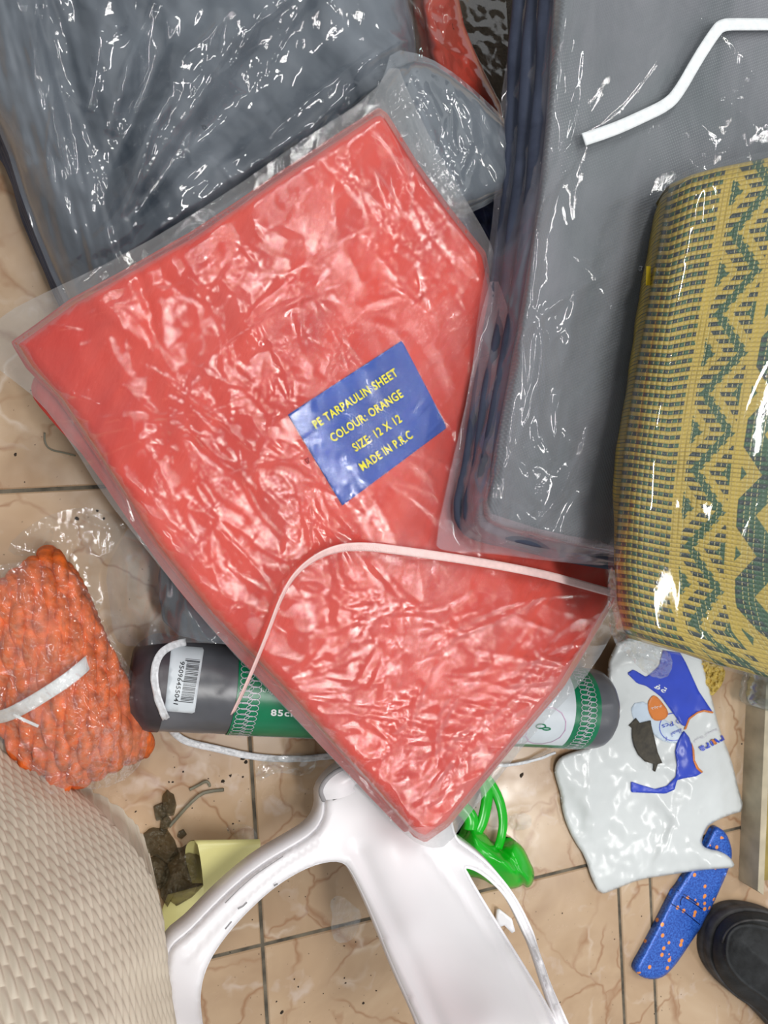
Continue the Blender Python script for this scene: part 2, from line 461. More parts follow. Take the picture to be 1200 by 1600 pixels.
M['label_white'] = plain('white_label_paper', (206, 214, 220), 0.35, 0.04, 30, 0.1, 200)
M['ink_black'] = plain('black_ink', (32, 34, 40), 0.4, 0.05)
M['ink_grey'] = plain('grey_ring_ink', (190, 186, 196), 0.35, 0.05)
M['ink_dgreen'] = plain('dark_green_ink', (10, 60, 44), 0.4, 0.05)
M['ink_white'] = plain('white_ink', (228, 232, 232), 0.4, 0.03)
M['ink_pink'] = plain('pink_ring_ink', (196, 160, 190), 0.4, 0.03)
M['label_blue'] = plain('blue_label_paper', (30, 76, 166), 0.7, 0.05, 20, 0.1, 200)
M['ink_yellow'] = plain('yellow_ink', (236, 228, 30), 0.8, 0.03)
M['green_plastic'] = plain('bright_green_plastic', (14, 176, 26), 0.22, 0.04, 20, 0.03, 60)
M['yellow_sheet'] = plain('pale_yellow_plastic_sheet', (212, 206, 140), 0.3, 0.04, 20, 0.04, 60)
M['shoe'] = plain('black_shoe_leather', (34, 36, 38), 0.75, 0.25, 60, 0.6, 350)
M['shoe_edge'] = plain('worn_rubber', (66, 64, 64), 0.7, 0.3, 60, 0.8, 250)
M['wood'] = plain('pale_wood', (190, 178, 152), 0.55, 0.15, 30, 0.4, 120)
M['mustard'] = plain('mustard_board', (150, 130, 60), 0.5, 0.1)
M['doormat'] = plain('coarse_dark_doormat', (52, 45, 37), 0.95, 0.35, 700, 1.0, 900)
M['debris'] = plain('grey_plastic_debris', (116, 112, 92), 0.5, 0.2)
M['dirt'] = plain('dirt', (52, 42, 32), 0.9, 0.3)
M['leaf'] = plain('dark_burnt_scrap', (62, 56, 44), 0.6, 0.25, 120, 0.6, 300)
M['tag_yellow'] = plain('yellow_tag', (210, 180, 40), 0.4)
M['amber'] = plain('amber_wrinkled_film', (196, 168, 84), 0.25, 0.15, 120, 0.9, 220)
M['blue_dark'] = plain('dark_blue_label', (24, 40, 98), 0.35, 0.1)
M['gold'] = plain('gold_print', (180, 150, 100), 0.4, 0.1)
M['blue_bag'] = plain('blue_grey_bag', (70, 84, 130), 0.35, 0.3, 60, 0.4, 100)
M['label_dirt'] = plain('grey_scuff', (150, 148, 150), 0.6, 0.1)

def mk_smoke():
    t = NT('smoky_crumpled_plastic'); p = t.pos()
    nm = t.bump(t.noise(p, 110, 3, 0.6, 'RIDGED_MULTIFRACTAL', 0.6), 0.8, 0.002)
    tr = t.n('BsdfTransparent', Color=(0.72, 0.68, 0.58, 1)).outputs[0]
    b = t.bsdf(lin((112, 104, 86)), 0.2, nm)
    f = t.ramp(t.noise(p, 45, 3), [(0.35, 0.22), (0.65, 0.5)])
    return t.done(t.n('MixShader', i0=f, i1=tr, i2=b).outputs[0])
M['smoke'] = mk_smoke()
def mk_tile():
    t = NT('marbled_beige_tile'); p = t.pos(); oi = t.n('ObjectInfo').outputs['Random']
    sh = t.n('CombineXYZ', X=t.math('MULTIPLY', oi, 9.0), Y=t.math('MULTIPLY', oi, 5.0)).outputs[0]
    q = t.n('VectorMath', _operation='ADD', i0=p, i1=sh).outputs[0]
    base = t.ramp(t.noise(q, 6, 4, 0.6, 'FBM', 0.8), [(0.3, lin((164, 135, 107))), (0.55, lin((186, 158, 128))), (0.75, lin((200, 176, 148)))])
    wv = t.n('TexNoise', Vector=q, Scale=9.0, Detail=4.0, Roughness=0.6)
    off = t.n('VectorMath', _operation='MULTIPLY', i0=wv.outputs['Color'], i1=(0.10, 0.10, 0.0)).outputs[0]
    q2 = t.n('VectorMath', _operation='ADD', i0=q, i1=off).outputs[0]
    def cracks(scale, w_, seed):
        qq = t.n('Mapping', Vector=q2, Location=(seed, seed * 2, 0), Scale=(1, 1, 0)).outputs[0]
        v = t.n('TexVoronoi', _feature='DISTANCE_TO_EDGE', Vector=qq, Scale=scale).outputs[0]
        return t.n('MapRange', Value=v, From__Min=0.0, From__Max=w_, To__Min=1.0, To__Max=0.0).outputs[0]
    m1 = t.math('MULTIPLY', cracks(13, 0.035, 0.0), t.ramp(t.noise(q, 11, 2), [(0.38, 0.0), (0.52, 1.0)]))
    m2 = t.math('MULTIPLY', cracks(9, 0.03, 3.1), t.ramp(t.noise(q, 8, 2, 0.5, 'FBM', 1.0), [(0.54, 0.0), (0.66, 1.0)]))
    c1 = t.mix(t.math('MULTIPLY', m1, 0.75), base, lin((148, 106, 74)))
    c2 = t.mix(t.math('MULTIPLY', m2, 0.4), c1, lin((226, 212, 198)))
    pat = t.ramp(t.noise(q2, 24, 3, 0.6), [(0.60, 0.0), (0.72, 0.5)])
    c3 = t.mix(pat, c2, lin((206, 190, 180)))
    sp = t.ramp(t.noise(q, 260, 1), [(0.76, 0.0), (0.79, 1.0)])
    c4 = t.mix(t.math('MULTIPLY', sp, 0.6), c3, lin((92, 72, 54)))
    rg = t.ramp(t.noise(q, 40, 3), [(0.3, 0.13), (0.7, 0.3)])
    return t.done(t.bsdf(c4, rg, t.bump(t.noise(p, 14, 2), 0.05, 0.002)))
M['tile'] = mk_tile()
M['grout'] = plain('dirty_grout', (104, 96, 82), 0.9, 0.3, 60, 0.8, 300)
def mk_knife():
    t = NT('metallic_blue_with_orange_flecks'); p = t.pos()
    n1 = t.ramp(t.noise(p, 520, 2), [(0.35, lin((28, 66, 156))), (0.65, lin((58, 112, 206)))])
    v = t.n('TexVoronoi', Vector=p, Scale=105.0)
    d = t.math('LESS_THAN', v.outputs['Distance'], 0.25)
    s = t.n('SeparateColor', Color=v.outputs['Color']).outputs[0]
    f = t.math('MULTIPLY', d, t.math('GREATER_THAN', s, 0.38))
    col = t.mix(f, n1, lin((240, 150, 70)))
    return t.done(t.bsdf(col, 0.3, None, Metallic=0.15))
M['knife'] = mk_knife()
M['knife_groove'] = plain('dark_blue_groove', (14, 30, 92), 0.4)
def mk_mat():
    t = NT('woven_mat_straw'); a = t.n('VertexColor', _layer_name='Col').outputs[0]
    p = t.pos()
    col = t.mix(t.math('MULTIPLY', t.noise(p, 300, 2), 0.25), a, (0.02, 0.03, 0.02, 1))
    return t.done(t.bsdf(col, 0.35))
M['mat'] = mk_mat()
def mk_wicker():
    t = NT('beige_moulded_weave'); p = t.pos()
    col = t.ramp(t.noise(p, 12, 3), [(0.3, lin((196, 184, 166))), (0.7, lin((208, 197, 180)))])
    return t.done(t.bsdf(col, 0.42))
M['wicker'] = mk_wicker()

# ------------------------------------------------------------------ floor: grout bed and single tiles
def gw(u, v):
    x = u + GOX; y = v + GOY; c, s = math.cos(GA), math.sin(GA)
    return x * c - y * s, x * s + y * c
def wg(P):
    c, s = math.cos(GA), math.sin(GA)
    return P[..., 0] * c + P[..., 1] * s - GOX, -P[..., 0] * s + P[..., 1] * c - GOY
S_ = 0.45
cs = [gw(-4.2 * S_, -4.2 * S_), gw(5.2 * S_, -4.2 * S_), gw(5.2 * S_, 5.2 * S_), gw(-4.2 * S_, 5.2 * S_)]
fl = link('floor', [(x, y, -0.03) for x, y in cs] + [(x, y, -0.0015) for x, y in cs],
          [[3, 2, 1, 0], [4, 5, 6, 7], [0, 1, 5, 4], [1, 2, 6, 5], [2, 3, 7, 6], [3, 0, 4, 7]], M['grout'], None, False)
fl['kind'] = 'structure'
ua = float(wg(at(971.5, 1480, 0))[0])
rt = random.Random(4)
for r in range(-4, 5):
    cols = [k * S_ for k in range(-4, 6)]
    if r < 0: cols = sorted(cols + [ua])
    for a, b in zip(cols[:-1], cols[1:]):
        g = 0.0017
        V, Fc = box(a + g, b - g, r * S_ + g, (r + 1) * S_ - g, -0.0295, 0.0 - rt.random() * 0.0003, 0.0012)
        x, y = gw(V[:, 0], V[:, 1]); V = np.column_stack([x, y, V[:, 2]])
        link('tile', V, Fc, M['tile'], fl, False)

# ------------------------------------------------------------------ packets
# 1 large dark bundle, upper left
def wr_bundle(x, y, px, py):
    a = np.arctan2(py - 470, px - 90); r = np.hypot(px - 90, py - 470)
    fold = np.sin(a * 17 + 2.2 * noise(x * 8, y * 8, 3)) * 0.5 + 0.6 * noise(a * 9, r / 300, 5)
    left = aniso(x, y, 0.25, 42, 6, 9, fbm, 3)
    k = np.clip((px - 60 - (py - 0) * 0.20) / 120, 0, 1)
    return 0.012 * fold * np.clip(r / 350, .25, 1) * k + 0.006 * left * (1 - k) + 0.003 * fbm(x * 22, y * 22, 8, 3)
bun_out = [(-170, -160), (-90, -20), (-30, 150), (12, 210), (48, 330), (100, 455), (150, 540), (250, 560), (420, 470), (560, 350), (660, 230), (650, 60), (628, -160)]
bunS = Surf(bun_out, rbf([(0, 100, .125), (110, 460, .085), (300, 100, .135), (300, 350, .125), (600, 0, .125), (640, 200, .108), (-150, -150, .12)]), 0.034, wr_bundle)
bundle = thing('tarpaulin_bundle', 'large dark grey folded sheet in crinkled clear plastic at the top left', 'tarpaulin')
radial('folded_sheet', bunS.z, bun_out, M['grey_soft'], bundle, 560, 150, (320, 200), lambda B: np.full(len(B), 0.004), 4, bulge=0.004, flare=0.004, side=M['navy'])
cz = creases(11, 60, (0, -30, 640, 420), (60, 230), 0, 0.16, 0.0055, 5, centre=(90, 500))
cz2 = creases(12, 60, (0, -40, 640, 300), (15, 50), 0.6, 1.0, 0.004, 3.5)
bf_out = [(-175, -165), (-95, -20), (-36, 150), (4, 210), (40, 330), (92, 458), (140, 550), (250, 570), (430, 480), (570, 360), (668, 235), (662, 60), (640, -165)]
bfS = Surf(bun_out, bunS.zf, 0.034, wr_bundle, fall=0.03, slope=0.8)
radial('plastic_wrap', lambda px, py: bfS.z(px, py, 0.003) + cz(px, py) + cz2(px, py), bf_out, M['film_heavy'], bundle, 800, 230, (320, 200))

# 2 salmon packet seen at the top between the grey ones, and the doormat
door = thing('doormat', 'coarse dark brown doormat in the gap at the top edge', 'mat')
dm = Surf([(560, -140), (860, -140), (900, 300), (700, 300), (600, 100)], rbf([(700, 0, .012), (800, 200, .012), (600, 0, .012)]), 0.004, lambda x, y, a, b: 0.0012 * fbm(x * 300, y * 300, 3, 2))
radial('pile', dm.z, dm.out, M['doormat'], door, 240, 60, None, 0.0085)
red = thing('tarpaulin_packet', 'salmon red folded tarpaulin in clear wrap, at the top between two grey packets', 'tarpaulin')
red_out = [(652, -140), (700, -140), (718, 20), (745, 90), (795, 190), (764, 226), (700, 160), (662, 60)]
redS = Surf(red_out, rbf([(690, 0, .118), (760, 150, .095), (660, -100, .12)]), 0.012, lambda x, y, a, b: 0.003 * fbm(x * 30, y * 30, 21, 3), fall=0.02, slope=0.3)
radial('folded_sheet', redS.z, red_out, M['orange'], red, 260, 60, None, lambda B: np.full(len(B), .03), 3)
cz = creases(15, 40, (630, -60, 820, 230), (20, 80), 1.0, 0.5, 0.0022, 3)
radial('plastic_wrap', lambda px, py: redS.z(px, py, 0.004) + cz(px, py), [(620, -145), (785, -145), (792, 40), (800, 110), (808, 200), (760, 235), (690, 165), (636, 60)], M['film_brown'], red, 420, 110)

# 3 small dark packet peeking out behind the orange one
small = thing('tarpaulin_packet', 'small dark grey tarpaulin packet tucked behind the upper right edge of the orange one', 'tarpaulin')
sm_out = [(560, 200), (610, 110), (660, 92), (720, 130), (790, 195), (830, 250), (800, 290), (737, 324), (700, 330), (600, 340)]
smS = Surf(sm_out, rbf([(660, 100, .160), (737, 320, .155), (600, 300, .155), (790, 200, .158)]), 0.014, lambda x, y, a, b: 0.0035 * aniso(x, y, 0.5, 40, 14, 31, fbm, 3), fall=0.03)
radial('folded_sheet', smS.z, sm_out, M['grey_dark'], small, 300, 80, None, lambda B: np.full(len(B), .137), 3)
cz = creases(17, 40, (600, 80, 800, 330), (20, 90), 1.9, 0.45, 0.004, 4)
radial('plastic_wrap', lambda px, py: smS.z(px, py, 0.003) + cz(px, py), [(555, 210), (600, 120), (612, 76), (665, 86), (722, 122), (790, 186), (840, 250), (800, 296), (742, 332), (700, 340), (600, 350)], M['film_heavy'], small, 500, 120)

# 4 sliver of a blue bag
bb = thing('blue_bag', 'sliver of blue plastic bag between the orange and the right grey packet', 'bag')
bbS = Surf([(700, 330), (760, 290), (820, 250), (850, 420), (780, 430), (740, 400)], rbf([(740, 330, .10), (800, 300, .10), (780, 400, .10)]), 0.006, lambda x, y, a, b: 0.004 * aniso(x, y, 0.5, 90, 20, 41, fbm, 2))
radial('bag_body', bbS.z, bbS.out, M['blue_bag'], bb, 160, 40, None, lambda B: np.full(len(B), .004), 2)

# 5 orange packet (body, lower fold, film, label)
orc = creases(26, 16, (120, 380, 640, 900), (70, 170), 0.95, 0.3, 0.0028, 9)
orv = creases(27, 16, (120, 380, 700, 900), (70, 150), 1.1, 0.3, 0.0034, 9)
def wr_or(x, y, px, py):
    z = 0.0030 * fbm(x * 6, y * 6, 51, 2) + 0.0012 * aniso(x, y, 0.55, 30, 8, 53, fbm, 2) + (orc(px, py) - orv(px, py)) * np.clip((np.hypot(px - 575, py - 660) - 135) / 60, 0, 1)
    m = np.clip((px - 640) / 60, 0, 1) * np.clip((1000 - py) / 120, 0, 1)
    return z * (1 - 0.4 * m)
or_out = [(22, 535), (112, 470), (300, 366), (450, 264), (593, 170), (604, 178), (652, 256), (702, 325), (757, 395), (790, 560), (850, 740), (900, 830), (955, 872), (962, 935), (930, 990), (880, 1072), (780, 1192), (700, 1290), (666, 1314), (650, 1306), (592, 1240), (535, 1178), (440, 1072), (332, 962), (244, 850), (155, 712), (92, 620), (44, 570)]
or_z = rbf([(22, 535, .135), (112, 470, .148), (300, 366, .166), (593, 170, .185), (757, 395, .166), (480, 650, .150), (250, 850, .124), (150, 700, .128), (960, 900, .14), (665, 1310, .148), (400, 1000, .128), (800, 1000, .142), (820, 700, .128), (300, 600, .15), (700, 850, .14)])
orS = Surf(or_out, or_z, 0.010, wr_or, smooth=0, fall=0.02, slope=0.5)
orange = thing('tarpaulin_packet', 'large orange folded tarpaulin sheet in clear plastic with a blue label', 'tarpaulin')
radial('folded_sheet', orS.z, or_out, M['orange'], orange, 900, 190, (480, 720), 0.012, 3, smooth=0, seed=5)
low_out = [(58, 585), (140, 520), (400, 500), (700, 600), (900, 900), (700, 1200), (650, 1316), (588, 1250), (530, 1190), (430, 1082), (325, 972), (236, 860), (148, 725), (70, 640), (50, 612)]
lowS = Surf(low_out, lambda px, py: or_z(px, py) - 0.0235, 0.007, lambda x, y, a, b: 0.002 * fbm(x * 20, y * 20, 57, 3))
radial('under_fold', lowS.z, low_out, M['orange2'], orange, 500, 60, (480, 820), 0.006, 1, smooth=1)
# label
lab = [(450, 648), (628, 532), (699, 668), (535, 790)]
P = resample(lab, 80, True, 0)
decal('label', P, orS.hit, M['label_blue'], orange, 4, 0.0014, thick=0.0005)
lb = bpy.context.scene.objects['label']
for s, a, b in (("PE TARPAULIN SHEET", (494, 670), (623, 586)), ("COLOUR: ORANGE", (521, 691), (631, 619)), ("SIZE: 12 X 12", (556, 706), (629, 658)), ("MADE IN P.R.C", (567, 736), (646, 683))):
    text('lettering', s, a, b, 13.2, orS.hit, M['ink_yellow'], lb, 0.0030, 0.020)
c1 = creases(21, 110, (40, 480, 560, 960), (25, 110), 0.75, 0.4, 0.0017, 2.0)
c2 = creases(22, 110, (250, 230, 740, 900), (20, 90), 1.0, 0.45, 0.0015, 1.9)
c3 = creases(23, 90, (360, 860, 940, 1240), (40, 160), -0.12, 0.35, 0.0017, 2.0)
c4 = creases(24, 16, (100, 420, 560, 760), (120, 260), -0.35, 0.2, 0.0028, 2.6)
c5 = creases(25, 90, (560, 1000, 960, 1320), (15, 60), -0.8, 0.6, 0.0022, 2.4)
ofS = Surf(or_out, or_z, 0.010, wr_or, smooth=0, fall=0.012, slope=0.25)
of_out = [(-30, 525), (10, 488), (60, 462), (200, 396), (350, 305), (470, 220), (580, 150), (618, 92), (640, 150), (690, 250), (742, 335), (775, 395), (800, 560), (860, 740), (915, 830), (966, 872), (975, 950), (948, 1010), (905, 1072), (830, 1150), (780, 1215), (735, 1270), (700, 1322), (672, 1326), (640, 1312), (575, 1248), (520, 1185), (420, 1080), (345, 1000), (290, 935), (228, 858), (160, 772), (110, 690), (60, 625), (15, 590), (-25, 560)]
def of_z(px, py):
    lim = 0.6 + 0.4 * np.clip(ofS_d(px, py) / 0.03, 0, 1)
    m = np.where(inside(np.stack([px, py], 1), np.array(lab) * 1.0), 0.1, 1.0)
    return ofS.z(px, py, 0.0042) + m * (c1(px, py) + c2(px, py) + c3(px, py) + c4(px, py) + c5(px, py)) * lim
def ofS_d(px, py):
    return np.zeros_like(px) + 0.03
radial('plastic_wrap', of_z, of_out, M['film_orange'], orange, 1100, 260, (480, 720), smooth=1)

v, t_ = cdt(resample(of_out, 420, True, 1), [resample([tuple(np.array([480, 760]) + (np.array(p_) - (480, 760)) * 0.985) for p_ in or_out], 300, True, 0)], 5)
fo_ = creases(28, 120, (-20, 90, 960, 1320), (15, 70), 0.9, 1.2, 0.0020, 2.5)
link('wrap_flap', at(v[:, 0], v[:, 1], of_z(v[:, 0], v[:, 1]) - 0.003 + fo_(v[:, 0], v[:, 1])), t_.tolist(), film('clear_film_loose_margin', veil=(0.10, 0.34), vcol=(206, 208, 208), bump=0.7, scale=0.8, refl=1.2), orange)

# 6 grey packet on the right
def wr_gr(x, y, px, py):
    return 0.0025 * fbm(x * 9, y * 9, 61, 3) + 0.0010 * aniso(x, y, -0.9, 30, 10, 63, fbm, 3) + 0.0035 * np.exp(-((px - (885 - (py) * 0.13)) / 12) ** 2) + 0.002 * np.exp(-((px - (865 - (py) * 0.125)) / 6) ** 2)
gr_out = [(872, -150), (862, 40), (850, 240), (822, 440), (792, 600), (766, 740), (752, 800), (770, 822), (860, 845), (1000, 872), (1250, 900), (1500, 600), (1500, -150)]
gr_z = rbf([(870, 0, .215), (850, 300, .205), (760, 800, .190), (1000, 860, .185), (1200, 200, .215), (1400, 600, .20), (1000, 400, .205)])
grS = Surf(gr_out, gr_z, 0.012, wr_gr, fall=0.0)
def gr_bot(B):
    p = proj(B); return np.maximum(orS.z(p[:, 0], p[:, 1]) + 0.006, 0.150)
grey = thing('tarpaulin_packet', 'big mid grey woven tarpaulin packet in clear plastic lying on the right', 'tarpaulin')
radial('folded_sheet', grS.z, gr_out, M['grey'], grey, 700, 140, (1000, 420), gr_bot, 3, bulge=0.006, flare=0.010, seed=9, side=M['navy'])
gfS = Surf(gr_out, gr_z, 0.012, wr_gr, fall=0.042, slope=1.3)
g1 = creases(31, 45, (720, 0, 900, 840), (40, 150), 1.75, 0.25, 0.006, 5)
g2 = creases(32, 26, (800, 60, 1180, 800), (50, 170), 1.1, 0.4, 0.003, 4)
g3 = creases(33, 26, (720, 700, 960, 880), (30, 90), 0.3, 0.5, 0.004, 5)
gf_out = [(822, -150), (806, 40), (784, 130), (779, 230), (766, 380), (748, 480), (735, 600), (704, 730), (678, 850), (690, 860), (760, 862), (860, 875), (965, 884), (1250, 930), (1520, 620), (1520, -150)]
def gf_z(px, py):
    return np.maximum(gfS.z(px, py, 0.003) + g1(px, py) + g2(px, py) + g3(px, py), orS.z(px, py) + 0.010)
radial('plastic_wrap', gf_z, gf_out, M['film_right'], grey, 1000, 230, (1000, 420))
fp_out = [(772, 420), (748, 500), (735, 600), (706, 728), (680, 848), (690, 862), (760, 864), (860, 877), (965, 886), (965, 850), (860, 832), (790, 810), (760, 800), (765, 740), (780, 620), (800, 500)]
fz_ = creases(34, 40, (690, 500, 960, 880), (30, 90), 1.4, 0.9, 0.003, 4)
v, t_ = cdt(resample(fp_out, 200, True, 1), [], 5)
link('wrap_flap', at(v[:, 0], v[:, 1], gf_z(v[:, 0], v[:, 1]) - 0.002), t_.tolist(), film('clear_film_double_layer', veil=(0.22, 0.42), vcol=(228, 204, 210), bump=0.4, ang=1.2), grey)

# 7 woven mat
xl = lambda py: np.interp(py, [200, 285, 400, 500, 600, 700, 800, 880, 940, 985, 1010, 1100], [1064, 1046, 1026, 1008, 990, 975, 965, 960, 964, 974, 992, 1080])
yt = lambda px: np.interp(px, [900, 1045, 1080, 1120, 1200, 1400], [300, 289, 273, 262, 246, 200])
yb = lambda px: np.interp(px, [900, 985, 1070, 1110, 1200, 1400], [985, 998, 1022, 1036, 1060, 1110])
NU, NV = 330, 900
UU = np.linspace(0, 1, NU) ** 1.15; VV = np.linspace(0, 1, NV)
vv, uu = np.meshgrid(VV, UU, indexing='ij')
W_PX = 400.0
py = 265 + vv * 745
px = xl(py) + uu * W_PX
for _ in range(4):
    py = yt(px) + vv * (yb(px) - yt(px)); px = xl(py) + uu * W_PX
zc = rbf([(1000, 600, .262), (1060, 290, .268), (1200, 300, .285), (1200, 700, .28), (980, 950, .245), (1200, 1050, .235), (1400, 600, .28), (1100, 800, .275)])(px, py)
U_ = uu * W_PX; Vr = vv * 113
dl = U_ / 1900; dt = np.minimum(vv, 1 - vv) * 740 / 1900
def edr(d, r): 
    q = np.clip(1 - d / r, 0, 1); return r * (1 - np.sqrt(np.maximum(0, 1 - q * q)))
Wm = at(px, py, 0.26)
z = zc - edr(dl, 0.030) - 0.6 * edr(np.minimum(dt, 1), 0.018) + 0.004 * noise(Wm[..., 0] * 9, Wm[..., 1] * 9, 71) + 0.0016 * noise(U_ / 35, vv * 14, 72)
cw = 8.6
row = np.floor(Vr); fr = Vr - row; col_i = np.floor(U_ / cw); fc = U_ / cw - col_i
par = (row + col_i) % 2
tick = np.abs(fc - 0.5) > 0.445
strand = np.sqrt(np.maximum(0, 1 - (2 * fr - 1) ** 2 * 0.98))
over = 1 - 0.75 * np.abs(2 * fc - 1) ** 3
z = z + 0.0011 * strand * over
Ye = np.array(lin((186, 160, 70))[:3]); Yd = np.array(lin((160, 134, 54))[:3]); Gn = np.array(lin((54, 90, 64))[:3]); Dk = np.array(lin((40, 52, 54))[:3]); Tk = np.array(lin((196, 182, 120))[:3])
Ut = U_ * 1.0 + 3 * noise(vv * 6, vv * 0, 73)
tri = np.abs(((vv * 6.3 + 0.15) % 1) * 2 - 1)
col = np.zeros(px.shape + (3,))
z1 = Ut < 84
dash = np.where((par == 0)[..., None], np.where((col_i % 2 == 0)[..., None], Gn, Dk), Ye)
alt = np.where((row % 2 == 0)[..., None], Ye, np.where(((col_i + (row // 2)) % 2 == 0)[..., None], Gn, Dk))
col[:] = alt
band = lambda lo, hi: (Ut >= lo) & (Ut < hi)
st = band(84, 100) | band(170, 186) | band(262, 278) | band(352, 368)
ph = (Ut + tri * 46) / 17.0
sel = np.floor(ph + 0.25 * (row % 2)) % 3
chev = np.where((sel == 0)[..., None], Gn * 0.9, np.where((sel == 1)[..., None], Ye, np.where((row % 2 == 0)[..., None], Ye, Dk)))
zg = band(100, 170) | band(278, 352)
col = np.where(zg[..., None], chev, col)
ph2 = (Ut - tri * 52) / 24.0; sel2 = np.floor(ph2) % 3
ch2 = np.where((sel2 == 0)[..., None], Ye, np.where((row % 2 == 0)[..., None], Gn, np.where((sel2 == 1)[..., None], Dk, Gn)))
col = np.where(band(186, 262)[..., None], ch2, col)
col = np.where(st[..., None], Ye * 1.05, col)
col = np.where((tick & (fr > 0.2) & (fr < .85))[..., None], np.where((st | z1)[..., None], Ye, Tk), col)
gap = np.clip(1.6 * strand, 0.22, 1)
col = col * gap[..., None]        # shade between the straws, multiplied into their colour
V = at(px, py, z).reshape(-1, 3); n0 = len(V)
Q = quads(NV, NU)[:, ::-1]
# skirt
idx = np.concatenate([np.arange(NU - 1), np.arange(NV - 1) * NU + NU - 1, (NV - 1) * NU + np.arange(NU - 1, 0, -1), np.arange(NV - 1, 0, -1) * NU])
Bd = V[idx]; cols = col.reshape(-1, 3)
ks = [0.35, 0.7, 1.0]; rows_ = []; inw = Bd[:, :2].mean(0)
for f in ks:
    zz = Bd[:, 2] * (1 - f) + np.maximum(Bd[:, 2] - 0.03, 0.216) * f
    rows_.append(np.column_stack([Bd[:, :2] + (inw - Bd[:, :2]) * 0.035 * f ** 2, zz]))
V2 = np.vstack([V] + rows_); cols2 = np.vstack([cols] + [cols[idx] * .8] * 3); nb = len(idx)
ii = np.arange(nb); j = (ii + 1) % nb
SQ = [np.stack([idx[ii], idx[j], n0 + j, n0 + ii], 1)] + [np.stack([n0 + k * nb + ii, n0 + k * nb + j, n0 + (k + 1) * nb + j, n0 + (k + 1) * nb + ii], 1) for k in range(2)]
V2 = np.vstack([V2, [[*inw, 0.216]]]); cols2 = np.vstack([cols2, [[.05, .05, .02]]])
fan = np.stack([n0 + 2 * nb + ii, n0 + 2 * nb + j, np.full(nb, len(V2) - 1)], 1)
mat = thing('woven_mat', 'folded woven plastic mat in yellow and green chevrons on the right grey packet', 'mat')
link('woven_body', V2, Q.tolist() + np.vstack(SQ).tolist() + fan.tolist(), M['mat'], mat, True, cols2)
# film over the mat
fu = np.linspace(-10, W_PX, 150); fv = np.linspace(-0.012, 1.006, 340)
vv, uu = np.meshgrid(fv, fu, indexing='ij'); py = 265 + vv * 745; px = xl(py) + uu
for _ in range(4):
    py = yt(px) + vv * (yb(px) - yt(px)); px = xl(py) + uu
zc = rbf([(1000, 600, .262), (1060, 290, .268), (1200, 300, .285), (1200, 700, .28), (980, 950, .245), (1200, 1050, .235), (1400, 600, .28), (1100, 800, .275)])(px, py)
Wm = at(px, py, 0.26)
dl = np.maximum(uu, 0) / 1900; dt = np.minimum(vv, 1 - vv).clip(0) * 740 / 1900
m1 = creases(41, 16, (965, 300, 1200, 1000), (60, 200), 1.72, 0.12, 0.0009, 2.2); m2 = creases(42, 16, (1040, 270, 1140, 380), (20, 60), 1.7, 0.2, 0.001, 1.6)
z = zc - edr(dl, 0.030) - 0.6 * edr(dt, 0.018) + 0.004 * noise(Wm[..., 0] * 9, Wm[..., 1] * 9, 71) + 0.0042 + m1(px, py) + m2(px, py) - 0.015 * (uu < 0) * (-uu / 10)
link('plastic_wrap', at(px, py, z).reshape(-1, 3), quads(340, 150)[:, ::-1].tolist(), M['film_mat'], mat)
# loose film tail below the mat's lower left corner
ct = creases(43, 30, (940, 980, 1060, 1070), (12, 45), 1.0, 1.0, 0.006, 4)
tail = [(952, 880), (966, 900), (975, 960), (1000, 1000), (1045, 1016), (1053, 1040), (1040, 1062), (1012, 1056), (985, 1030), (955, 1000), (948, 940)]
tz = rbf([(955, 890, .20), (990, 1000, .205), (1050, 1040, .17), (1010, 1055, .16), (950, 990, .19)])
radial('wrap_tail', lambda a, b: tz(a, b) + ct(a, b) + 0.006 * fbm(a / 22, b / 22, 44, 3), tail, M['film_heavy'], mat, 260, 60)
link('price_tag', at(np.array([1010, 1017, 1016, 1009, 1010, 1017, 1016, 1009]), np.array([416, 416, 446, 446] * 2), np.array([.236] * 4 + [.234] * 4)),
     [[3, 2, 1, 0], [4, 5, 6, 7], [0, 1, 5, 4], [1, 2, 6, 5], [2, 3, 7, 6], [3, 0, 4, 7]], M['tag_yellow'], mat, False)

# 8 straps
gz = lambda x, y, o=0.006: float(gf_z(np.array([x * 1.0]), np.array([y * 1.0]))[0]) + o
tag(ribbon('packing_strap', [(x, y, gz(x, y, 0.0055 + h)) for x, y, h in [(1250, 38, 0), (1200, 38, 0), (1165, 38, 0), (1128, 38, .002), (1116, 52, .003), (1090, 92, .001), (1060, 145, 0), (1042, 164, 0), (1000, 184, 0), (960, 202, 0), (912, 218, 0)]], 0.0098, M['strap'], None, 0.0007, 120, it=2),
    'white flat woven strap bent across the right grey packet', 'strap')
oz = lambda x, y, o: float(of_z(np.array([x * 1.0]), np.array([y * 1.0]))[0]) + o
pts = [(985, 932, .003), (958, 927, .003), (900, 911, .003), (850, 897, .003), (750, 878, .003), (640, 862, .003), (560, 852, .004), (510, 860, .005), (465, 890, .006), (440, 930, .007), (420, 985, .008), (402, 1030, .008)]
pz = [oz(*p) for p in pts]
st_ = [(p[0], p[1], q + .003) for p, q in zip(pts, pz)] + [(385, 1070, pz[-1]), (364, 1114, pz[-1] - .012)]
tag(ribbon('packing_strap', st_, 0.0072, M['strap_pink'], None, 0.0008, 160, twist=[0, 0, 0, 0, 0, .1, .3, .6, .9, 1.0, 1.0, 1.0, 1.0, 1.0]),
    'thin pinkish white strap arching over the lower part of the orange packet', 'strap')

